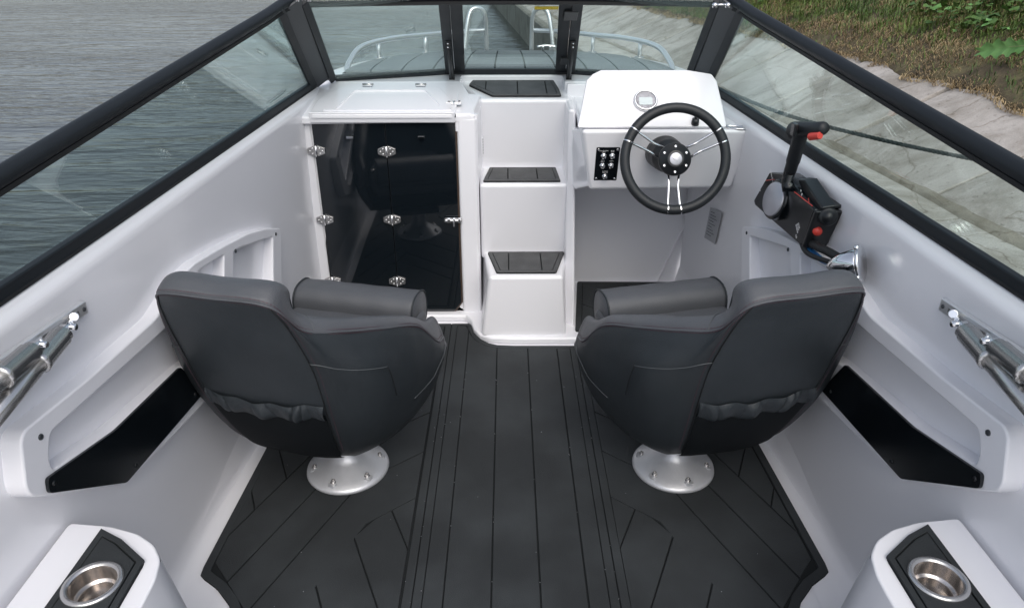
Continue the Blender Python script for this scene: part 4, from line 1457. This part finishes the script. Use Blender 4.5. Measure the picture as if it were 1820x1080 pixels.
# ------------------------------------------------------------------ things on the side walls
def onwall(px, py, s, off=0.):
    x = s * .87
    for _ in range(12):
        p = at(px, py, x=x)
        x = s * (wallx(p.y, min(max(p.z, .03), Gz(p.y))) - off)
    return at(px, py, x=x)
# wall frame: u aft->fwd, v up, on the port side
def wall_frame(s):
    a = V((s * wallx(1.2, .35), 1.2, .35)); b_ = V((s * wallx(2.4, .35), 2.4, .35)); c = V((s * wallx(1.2, .75), 1.2, .75))
    u = (b_ - a).normalized(); v = (c - a); v = (v - u * v.dot(u)).normalized()
    n = u.cross(v)
    if n.x * s > 0: n = -n
    return Matrix(((u.x, v.x, n.x, a.x), (u.y, v.y, n.y, a.y), (u.z, v.z, n.z, a.z), (0, 0, 0, 1)))
WF = {-1: wall_frame(-1), 1: wall_frame(1)}
def to_wall(px, py, s, off):
    """photo pixel -> (u,v) on the wall frame raised by off"""
    Mx = WF[s]; o = Mx.to_translation(); n = V((Mx[0][2], Mx[1][2], Mx[2][2]))
    P0 = CAM; P1 = at(px, py, x=s * .6)
    d = P1 - P0
    k = ((o + n * off) - P0).dot(n) / d.dot(n)
    q = Mx.inverted() @ (P0 + d * k)
    return (q.x, q.y)
OUT = [(497, 405), (470, 406), (438, 415), (395, 437), (345, 466), (318, 492), (275, 565), (150, 676), (40, 764), (33, 785), (42, 868), (52, 883), (85, 880), (222, 860), (310, 770), (470, 600), (500, 520)]
H1 = [(483, 421), (425, 440), (413, 447), (413, 510), (484, 510)]
H2 = [(396, 452), (352, 480), (338, 510), (396, 510)]
H3 = [(318, 560), (262, 612), (86, 769), (84, 812), (90, 835), (200, 762), (330, 648), (470, 560), (480, 530), (340, 530)]
BLK = [(80, 850), (84, 876), (222, 857), (360, 697), (318, 652), (202, 764)]
for s, lab in ((-1, 'white moulded storage pocket frame with black front panel on the left wall, water side'), (1, 'white moulded storage pocket frame with black front panel on the right wall, below the throttle')):
    uv = lambda L, off=.03: [to_wall(x, y, -1, off) for x, y in L]
    Mx = WF[s]
    if s > 0: Mx = WF[1]
    t = thing('storage_pocket', lab, 'storage pocket', Mx @ V((0, 0, 0)), 'storage pockets on the cockpit walls')
    o_, h1, h2, h3 = uv(OUT), uv(H1), uv(H2), uv(H3)
    def onw(vf):      # lay the flat outline on the wall: local z becomes the standing-off distance
        out_ = []
        for p in vf[0]:
            q = Mx @ V((p.x, p.y, p.z))
            out_.append(V((s * (wallx(q.y, q.z) - p.z), q.y, q.z)))
        return out_, vf[1]
    fr = mk('frame', *xf(curve_plate([rounded(o_, .02, 3), rounded(h1, .008, 3), rounded(h2, .008, 3), rounded(h3, .012, 3)], -.022, .034, .0045), Mx), 'gelm', t, smooth=True)
    bk = uv(BLK, .036)
    mk('black_panel', *xf(plate([rounded(bk, .008)], .0345, .041), Mx), 'blackg', t, bevel=.0015, seg=2)
    rb = uv([(x, y) for x, y in OUT], .004)
    for q in ((488, 416), (416, 446), (68, 776)):
        u_, v_ = to_wall(*q, -1, .03)
        mk('screw', *lathe([(.006, .0), (.0055, .0022), (.002, .0026), (0, .001)], 10, Mx @ Matrix.Translation((u_, v_, .034))), 'frame2', t, smooth=True)
    for q in ((92, 858), (238, 826), (344, 700)):
        u_, v_ = to_wall(*q, -1, .037)
        mk('screw', *lathe([(.005, .0), (.0045, .002), (0, .002)], 10, Mx @ Matrix.Translation((u_, v_, .041))), 'blackm', t, smooth=True)

# folded bimini tubes at the wall top
for s, lab in ((-1, 'folded stainless canopy tubes hinged on a rail, left wall'), (1, 'folded stainless canopy tubes hinged on a rail, right wall')):
    Mx = WF[s]
    W = lambda px, py, off=.0: (lambda q: Mx @ V((q[0], q[1], off)))(to_wall(px, py, -1, off))
    t = thing('canopy_frame', lab, 'canopy frame', W(60, 600), 'folded canopy frames on the walls')
    a, b_ = W(150, 545, .006), W(-120, 735, .006)
    nrm = V((Mx[0][2], Mx[1][2], Mx[2][2]))
    mk('slide_rail', *bar(a, b_, .026, .012, nrm.cross(b_ - a)), 'alu', t, bevel=.002)
    mk('slide_slot', *bar(a + nrm * .0065 + (b_ - a).normalized() * .03, b_ + nrm * .0065, .010, .002, nrm.cross(b_ - a)), 'steel', t)
    mk('screw', *lathe([(.0045, 0), (.004, .002), (0, .002)], 10, Matrix.Translation(a + nrm * .006 + (b_ - a).normalized() * .012) @ nrm.to_track_quat('Z', 'Y').to_matrix().to_4x4()), 'frame2', t, smooth=True)
    mk('knob', *tube([W(132, 563, .012), W(132, 563, .032)], .009, 12), 'chrome', t, smooth=True, bevel=.002)
    for i, (h, e) in enumerate((((113, 592), (-60, 800)), ((58, 622), (-90, 752)))):
        o1, o2 = .040, .040
        p, q = W(*h, o1), W(*e, o2)
        d = (q - p).normalized()
        mk('tube', *tube([p + d * .055, q], .0165, 16), 'steel', t, smooth=True)
        sl = mk('sleeve', *tube([p, p + d * .010, p + d * .011, p + d * .075, p + d * .076, p + d * .084, p + d * .085], [.017, .017, .0195, .0195, .021, .021, .0165], 16), 'steel', t, smooth=True, bevel=0)
        mk('eye', *tube([p - d * .022, p + d * .004], .0085, 10, sx=.5), 'chrome', t, smooth=True)
        mk('pivot_pin', *tube([p - d * .018 - nrm * .014, p - d * .018 + nrm * .014], .006, 10), 'chrome', t, smooth=True)
        foot = W(h[0] + 10, h[1] - 16, .012)
        mk('clevis', *bar(foot - nrm * .0, p - d * .016, .022, .014, d), 'chrome', t, bevel=.003)

# ------------------------------------------------------------------ aft side modules with cup holders
mod = [(-.86, .12), (-.640, .12), (-.632, .84), (-.634, .885), (-.645, .93), (-.672, .965), (-.715, .993), (-.775, 1.012), (-.86, 1.022)]
for s, side in ((-1, 'left'), (1, 'right')):
    lo = [(s * x * (1 if x < -.8 else .965), y + (.055 if y > .85 else .02), 0.) for x, y in mod]
    hi = [(s * x, y, .45) for x, y in mod]
    n = len(mod)
    fs = [tuple(range(n)), tuple(range(2 * n - 1, n - 1, -1))] + [(i, (i + 1) % n, n + (i + 1) % n, n + i) for i in range(n)]
    mo = thing('side_console', 'white side console holding a drinks holder, %s rear corner of cockpit' % side, 'console', (s * .75, .8, 0), 'rear side consoles')
    cx, cy = (-.733, .868)
    pl0 = [(s * x, y) for x, y in [(-.798, .30), (-.664, .30), (-.668, .922), (-.733, .972), (-.786, 1.0)]]
    pl = rounded(pl0, .012, 3)
    circ = [(s * cx + .041 * math.cos(2 * math.pi * k / 28), cy + .041 * math.sin(2 * math.pi * k / 28)) for k in range(28)]
    body = MB()
    # top as a plate with a hole for the cup
    topo = [(p[0], p[1]) for p in hi]
    mk('top', *curve_plate([rounded(topo, .012, 3), circ], .44, .451, .004), 'gel', mo, smooth=True)
    vs = [V(p) for p in lo] + [V((p[0], p[1], .446)) for p in hi]
    mk('side_panel', vs, [(i, (i + 1) % n, n + (i + 1) % n, n + i) for i in range(n)], 'gel', mo, bevel=.004)
    P_in = inset(pl0, .012)
    mk('pad_backing', *curve_plate([pl, circ], .4505, .455, .0005), 'groove', mo)
    mk('pad_border', *curve_plate([inset(pl0, .001), P_in], .452, .459, .001), 'eva', mo, smooth=True)
    circ2 = [(s * cx + .0425 * math.cos(2 * math.pi * k / 28), cy + .0425 * math.sin(2 * math.pi * k / 28)) for k in range(28)]
    mk('pad_panel', *curve_plate([inset(P_in, .003), circ2], .452, .459, .001), 'eva', mo, smooth=True)
    ch = thing('cup_holder', 'stainless drinks holder sunk in the black pad, %s rear corner' % side, 'cup holder', (s * cx, cy, .459), 'stainless cup holders')
    mt = Matrix.Translation((s * cx, cy, .459))
    mk('rim', *lathe([(.0385, .001), (.041, .004), (.0465, .0045), (.0495, .002), (.0495, 0)], 40, mt, False), 'steel', ch, smooth=True)
    mk('cup', *lathe([(.0385, .001), (.0375, -.010), (.0368, -.026), (.0362, -.028), (.031, -.029), (.030, -.031), (.0295, -.058), (.027, -.063), (0, -.064)], 40, mt, False), 'cup', ch, smooth=True)

# ------------------------------------------------------------------ helm: wheel, gauge, switch panel, lever
hub = at(1200, 283, y=2.285)
axis = V((-.035, -1, .36)).normalized()               # towards the driver
xr = V((1, 0, 0)); xr = (xr - axis * xr.dot(axis)).normalized(); yr = axis.cross(xr)
WM = Matrix(((xr.x, yr.x, axis.x, hub.x), (xr.y, yr.y, axis.y, hub.y), (xr.z, yr.z, axis.z, hub.z), (0, 0, 0, 1)))
sw = thing('steering_wheel', 'black rimmed steering wheel with three pairs of chrome spokes', 'steering wheel', hub)
RW = .166
ring = [WM @ V((RW * math.cos(2 * math.pi * k / 72), RW * math.sin(2 * math.pi * k / 72), 0)) for k in range(72)]
mk('rim', *tube(ring, .0165, 14, closed=True), 'wheel', sw, smooth=True)
for a0 in (152, 27, 270):
    for da in (-7.5, 7.5):
        a = math.radians(a0 + da)
        b0 = math.radians(a0)
        off = V((-math.sin(b0), math.cos(b0), 0)) * (.018 if da > 0 else -.018)
        rad = V((math.cos(b0), math.sin(b0), 0))
        p_out = V((RW * math.cos(a), RW * math.sin(a), 0))
        p = [rad * .045 + off * 1.0 + V((0, 0, -.018)), rad * .085 + off * .85 + V((0, 0, -.020)), rad * .100 + off * .9 + V((0, 0, -.016)), p_out * .93 + V((0, 0, -.002)), p_out]
        mk('spoke', *tube([WM @ q for q in p], .0045, 8), 'chrome', sw, smooth=True)
        # bright ferrule round the rim
        tdir = V((-math.sin(a), math.cos(a), 0))
        mk('ferrule', *tube([WM @ (p_out - tdir * .0018), WM @ (p_out + tdir * .0018)], .0175, 20), 'chrome', sw, smooth=False)
hb_ = mk('hub', *lathe([(.040, -.030), (.050, -.028), (.054, -.016), (.054, -.004), (.050, .003), (.032, .005), (.030, .012), (.026, .014), (.0215, .014)], 40, WM), 'blackm', sw, smooth=True)
cap = mk('hub_cap', *lathe([(.0225, .010), (.0218, .0135), (.018, .0150), (0, .0155)], 32, WM), 'silver', hb_, smooth=True)
mk('emblem', *tube([WM @ V(q) for q in ((-.011, .003, .0165), (0, -.005, .0166), (.011, .003, .0165))], .0011, 5), 'white', hb_)
for k in range(6):
    a = math.pi / 2 + k * math.pi / 3
    mk('screw', *lathe([(.005, 0), (.0046, .002), (.002, .003), (.0015, .001), (0, .001)], 10, WM @ Matrix.Translation((.0415 * math.cos(a), .0415 * math.sin(a), .0035))), 'chrome', hb_, smooth=True)
hub2 = hub - axis * .025
cb = V((hub.x - .012, 2.42, hub.z - .012))
ax2 = (hub2 - cb).normalized()
CMx = Matrix.Translation(cb) @ ax2.to_track_quat('Z', 'Y').to_matrix().to_4x4()
LN = (hub2 - cb).length
mk('tilt_boot', *lathe([(.060, -.02), (.060, .02), (.056, .05), (.058, .055), (.055, .062), (.046, LN * .8), (.038, LN)], 36, CMx), 'blackm', sw, smooth=True)

# gauge on the hood
_y = 2.48
for _ in range(20):
    _g = at(1147, 180, y=_y); _y += ((_g.z - hoodz(_y)) * .35)
gp = V((_g.x, _y, hoodz(_y)))
GM = frame_of(gp + V((0, -.0007, .0007)), (1, 0, 0), (0, HY1 - HY0, HZ1 - HZ0))
ga = thing('gauge', 'round chrome ringed gauge with pale display on the dash', 'gauge', gp)
mk('bezel', *lathe([(.041, 0), (.042, .004), (.040, .009), (.0365, .011), (.034, .008), (.0335, .003)], 40, GM, False), 'chrome', ga, smooth=True)
mk('dial', *lathe([(.034, .0055), (0, .0055)], 40, GM), 'silver', ga)
mk('display', *xf(plate([rounded([(-.023, -.019), (.023, -.019), (.023, .011), (-.023, .011)], .002)], .0056, .0066), GM), 'lcd', ga)
# switch panel on the console face
def facey(z): return 2.405 + (.878 - z) * .27
pc = at(1079, 293, y=2.425)
u_ = V((1, 0, 0)); v_ = V((.0, -.26, 1)).normalized()
PM = frame_of(V((pc.x, facey(pc.z) - .001, pc.z)), u_, v_)
sp_ = thing('switch_panel', 'black switch panel with five silver push buttons', 'switch panel', pc)
mk('plate', *xf(plate([rounded([(-.041, -.066), (.041, -.066), (.041, .066), (-.041, .066)], .004)], 0, .003), PM), 'blackg', sp_, bevel=.0008, seg=2)
for x, y in ((-.033, .058), (.033, .058), (-.033, -.058), (.033, -.058)):
    mk('screw', *lathe([(.0045, .003), (.004, .005), (.001, .005), (0, .004)], 10, PM @ Matrix.Translation((x, y, 0))), 'chrome', sp_, smooth=True)
for x, y, tx in ((-.014, .034, 'NAVIGATION\nLIGHT'), (.016, .034, 'BILGE\nPUMP'), (-.015, -.004, 'DECK\nLIGHT'), (.015, -.004, 'HORN'), (-.003, -.048, 'BATTERY\nSWITCH')):
    bt = mk('button', *lathe([(.0105, .003), (.0105, .007), (.0085, .008), (.0082, .012), (.0075, .014), (0, .0145)], 20, PM @ Matrix.Translation((x, y, 0))), 'chrome', sp_, smooth=True)
    text_mesh(tx, .0048, PM @ Matrix.Translation((x, y + .0165, .0032)), 'white', 'lettering', sp_)
# key and oval recess
kq = at(1234, 224, y=2.43)
ig = thing('ignition_key', 'black ignition key switch on the shelf behind the wheel', 'key switch', V((kq.x, 2.425, hoodz(2.425))))
q = V((kq.x, 2.425, hoodz(2.425)))
mk('barrel', *tube([q + V((0, 0, -.004)), q + V((0, -.005, .014))], [.014, .012], 14), 'blackm', ig, smooth=True)
mk('key', *box(q + V((-.004, -.008, .010)), q + V((.004, .008, .034))), 'blackm', ig, bevel=.003)
oc = at(1308, 226, z=.881)
ov = thing('recessed_grip', 'small oval chrome rimmed recess beside the right screen frame', 'recess', oc)
oval = [(.036 * math.cos(2 * math.pi * k / 32), .021 * math.sin(2 * math.pi * k / 32)) for k in range(32)]
OM = Matrix.Translation((oc.x, oc.y, .879)) @ Matrix.Rotation(-.5, 4, 'Z')
mk('rim', *tube([OM @ V((x, y, .001)) for x, y in oval], .0035, 8, closed=True), 'chrome', ov, smooth=True)
mk('dish', *xf(plate([oval], .0, .0015), OM), 'steel', ov)

# throttle control on the right wall
XT = .772
def TP(px, py, x=XT): return at(px, py, x=x)
th_ = thing('throttle_control', 'black side mount throttle box with upright lever and red trigger', 'throttle', TP(1385, 370))
facep = [(1367, 306), (1339, 356), (1341, 365), (1378, 398), (1422, 436), (1428, 434), (1447, 372), (1400, 318), (1388, 308)]
fp = [TP(*q) for q in facep]
mk('housing', *prism(fp, (.068, 0, 0)), 'blackg', th_, bevel=.006, seg=3)
# raised slot block on top where the lever runs
bl = [TP(1408, 316), TP(1432, 372), TP(1446, 384), TP(1452, 366), TP(1420, 318)]
mk('quadrant', *prism([p + V((.014, 0, -.004)) for p in bl], (.036, 0, .006)), 'blackm', th_, bevel=.004)
b = MB()
b.add(box(TP(1438, 372) + V((.05, -.03, .012)), TP(1438, 372) + V((.10, .06, .022))))
b.build('guard_lip', 'blackm', th_, bevel=.003)
pv = TP(1379, 354, XT - .012)
TX = Matrix(((0, 0, -1, 0), (1, 0, 0, 0), (0, -1, 0, 0), (0, 0, 0, 1)))
PMx = Matrix.Translation(pv + V((-.006, 0, 0))) @ V((-.96, -.17, .2)).to_track_quat('Z', 'Y').to_matrix().to_4x4()
mk('pivot_boss', *lathe([(.058, -.03), (.058, -.004), (.055, .0), (.048, .001)], 40, PMx), 'blackg', th_, smooth=True, bevel=.001)
mk('pivot_disc', *lathe([(.050, -.002), (.049, .004), (.046, .006), (0, .0065)], 40, PMx), 'silver', th_, smooth=True)
g0 = TP(1402, 340, XT - .006); g1 = TP(1400, 318, XT - .01); g2 = TP(1410, 285, XT - .02); g3 = TP(1424, 236, XT - .03)
arm_ = mk('lever', *tube([g0, g0.lerp(g1, .5), g1, g2], [.017, .018, .0165, .015], 14), 'blackg', th_, smooth=True)
mk('grip', *tube(catmull([g1.lerp(g2, .45), g2, g2.lerp(g3, .5), g3, g3 + (g3 - g2) * .10], 4), [.0165] * 4 + [.0185] * 9 + [.020] * 4, 16), 'wheel', th_, smooth=True)
h0, h1 = TP(1411, 232, XT - .035), TP(1466, 228, XT - .01)
dd = (h1 - h0)
head = [h0 - dd * .04 + V((0, 0, .002)), h0, h0 + dd * .3, h0 + dd * .7, h1 - dd * .05, h1 + dd * .02]
mk('lever_head', *tube(head, [.014, .023, .021, .017, .0165, .012], 16), 'wheel', th_, smooth=True)
mk('trigger', *tube([TP(1440, 243, XT - .03), TP(1458, 241, XT - .02)], [.010, .009], 12), 'red', th_, smooth=True, bevel=.002)
tb = TP(1412, 232, XT - .055)
mk('trim_switch', *box(tb + V((-.006, -.012, -.014)), tb + V((.006, .012, .018))), 'blackg', th_, bevel=.003)
mk('kill_button', *tube([TP(1450, 408, XT + .03), TP(1453, 411, XT + .02)], [.011, .012], 14), 'red', th_, smooth=True)
k0 = TP(1447, 372) + V((.034, -.010, -.016))
mk('key_boss', *lathe([(.024, -.01), (.024, .006), (.020, .010), (.014, .011), (.013, .018), (0, .019)], 24, Matrix.Translation(k0 + V((0, -.0, 0))) @ V((-.2, -1, .3)).to_track_quat('Z', 'Y').to_matrix().to_4x4()), 'blackm', th_, smooth=True)
aft_end = [TP(1424, 436), TP(1447, 372), TP(1447, 372) + V((.072, 0, 0)), TP(1424, 436) + V((.062, 0, 0))]
mk('end_block', *prism(aft_end, (0, -.012, -.002)), 'blackm', th_, bevel=.004)
# printing on the housing face
FM = lambda q, dx=0: None
e1 = (TP(1420, 410) - TP(1350, 345)); e1.normalize()
ft_ = Matrix(((-1, 0, 0, 0), (0, 1, 0, 0), (0, 0, 1, 0), (0, 0, 0, 1)))
fu = V((0, -math.cos(math.radians(38)), -math.sin(math.radians(38)))); fv = V((0, -math.sin(math.radians(38)), math.cos(math.radians(38))))
def FR(px, py, off=-.0012):
    p = TP(px, py, XT + off); n = fu.cross(fv)
    return Matrix(((fu.x, fv.x, n.x, p.x), (fu.y, fv.y, n.y, p.y), (fu.z, fv.z, n.z, p.z), (0, 0, 0, 1)))
for (a, c) in (((1361, 321), (1376, 319)), ((1412, 341), (1444, 366))):
    mk('red_line', *tube([TP(*a, XT - .001), TP(*c, XT - .001)], .0013, 5), 'red', th_)
text_mesh('Remote Control', .0075, FR(1372, 315), 'white', 'lettering', th_)
text_mesh('N', .010, FR(1351, 338), 'white', 'lettering', th_)
text_mesh('\u2192  R', .010, FR(1424, 342), 'white', 'lettering', th_)
text_mesh('TRIM', .007, FR(1437, 357), 'red', 'lettering', th_)
text_mesh('STOP\nSTART\nENGINE', .0075, FR(1418, 404), 'white', 'lettering', th_)
text_mesh('CE', .010, FR(1415, 420), 'white', 'lettering', th_)
# cables
c0 = TP(1432, 425, XT + .03)
e_ = onwall(1508, 470, 1, .05)
mk('cable', *tube(catmull([c0, c0.lerp(e_, .3) + V((-.01, 0, .004)), c0.lerp(e_, .7) + V((-.01, 0, .008)), e_], 8), .011, 10), 'rubber', th_, smooth=True)
mk('cable', *tube(catmull([c0 + V((-.01, .01, -.005)), c0.lerp(e_, .35) + V((-.03, 0, -.015)), c0.lerp(e_, .75) + V((-.02, 0, -.01)), e_], 8), .0065, 10), 'rubber', th_, smooth=True)
mk('blue_hose', *tube(catmull([TP(1430, 436, XT + .02), TP(1448, 453, XT + .02), TP(1466, 466, XT + .03), e_ + V((-.02, .03, -.01))], 8), .0058, 8), 'blue', th_, smooth=True)
mk('blue_hose', *tube(catmull([TP(1434, 436, XT + .03), TP(1452, 452, XT + .03), TP(1470, 465, XT + .04), e_ + V((-.01, .03, -.00))], 8), .0045, 8), 'blue', th_, smooth=True)

# chrome teardrop fairlead
bp_ = onwall(1549, 467, 1, .0)
fl = thing('cable_cover', 'bright chrome teardrop cover where the throttle cables meet the wall', 'cable cover', bp_)
nW = V((WF[1][0][2], WF[1][1][2], WF[1][2][2]))
wu = V((WF[1][0][0], WF[1][1][0], WF[1][2][0])); wv = V((WF[1][0][1], WF[1][1][1], WF[1][2][1]))
dirf = (wu * .5 - wv * .30 + nW * .62).normalized()
base_c = bp_ + nW * .03 - wu * .005
up_ = dirf.cross(nW).normalized(); sd2 = up_.cross(dirf)
CMt = Matrix(((up_.x, sd2.x, dirf.x, base_c.x), (up_.y, sd2.y, dirf.y, base_c.y), (up_.z, sd2.z, dirf.z, base_c.z), (0, 0, 0, 1)))
CMt = CMt @ Matrix.Scale(.80, 4)
mk('shell', *lathe([(.046, 0), (.0455, .012), (.043, .028), (.037, .050), (.028, .070), (.016, .086), (.006, .094), (0, .096)], 36, CMt), 'chrome', fl, smooth=True)
mk('base_ring', *lathe([(.052, -.006), (.053, 0), (.050, .004), (.046, .005)], 36, CMt), 'chrome', fl, smooth=True)
for k in range(3):
    a = 2.1 * k + .5
    mk('lug', *lathe([(.009, -.004), (.009, .006), (.006, .009), (0, .010)], 12, CMt @ Matrix.Translation((.051 * math.cos(a), .051 * math.sin(a), 0))), 'chrome', fl, smooth=True)

# rating plate sticker on the right wall
t = thing('rating_plate', 'small grey information plate on the white wall under the helm', 'sticker', onwall(1268, 402, 1))
cs = [onwall(*q, 1, .002) for q in ((1263, 368), (1284, 378), (1271, 434), (1252, 422))]
mk('plate', *prism(cs, nW * .001), 'grey', t)
for k in range(9):
    f = .12 + .09 * k
    a = cs[0].lerp(cs[3], f).lerp(cs[1].lerp(cs[2], f), .12); b_ = cs[0].lerp(cs[3], f).lerp(cs[1].lerp(cs[2], f), .45 + .35 * ((k * 7) % 5) / 5)
    mk('print_line', *tube([a + nW * .0012, b_ + nW * .0012], .0012, 4), 'frame2', t)

# pale grit and crumbs lying in the mat grooves
b = MB()
for k in range(90):
    x = random.uniform(-.7, .7); y = random.uniform(1.0, 2.4)
    if random.random() < .55: x = random.choice((-.2535, .2587, -.1756, -.0576, .0646, .1813, -.23, .236)) + random.uniform(-.004, .004)
    r = random.uniform(.0005, .0013)
    b.add(lathe([(0, 0), (r, r * .5), (r * .7, r * 1.3), (0, r * 1.5)], 5, Matrix.Translation((x, y, .0074)) @ Matrix.Rotation(random.uniform(0, 3), 4, 'Z')))
tag(b.build('grit', 'grey'), 'tiny pale grit scattered on the dark floor mats', 'grit', kind='stuff')
for ch in seat2.children:
    if ch.name.startswith('pedestal'): ch.location.x = -.052      # both seats have slid outwards on their posts
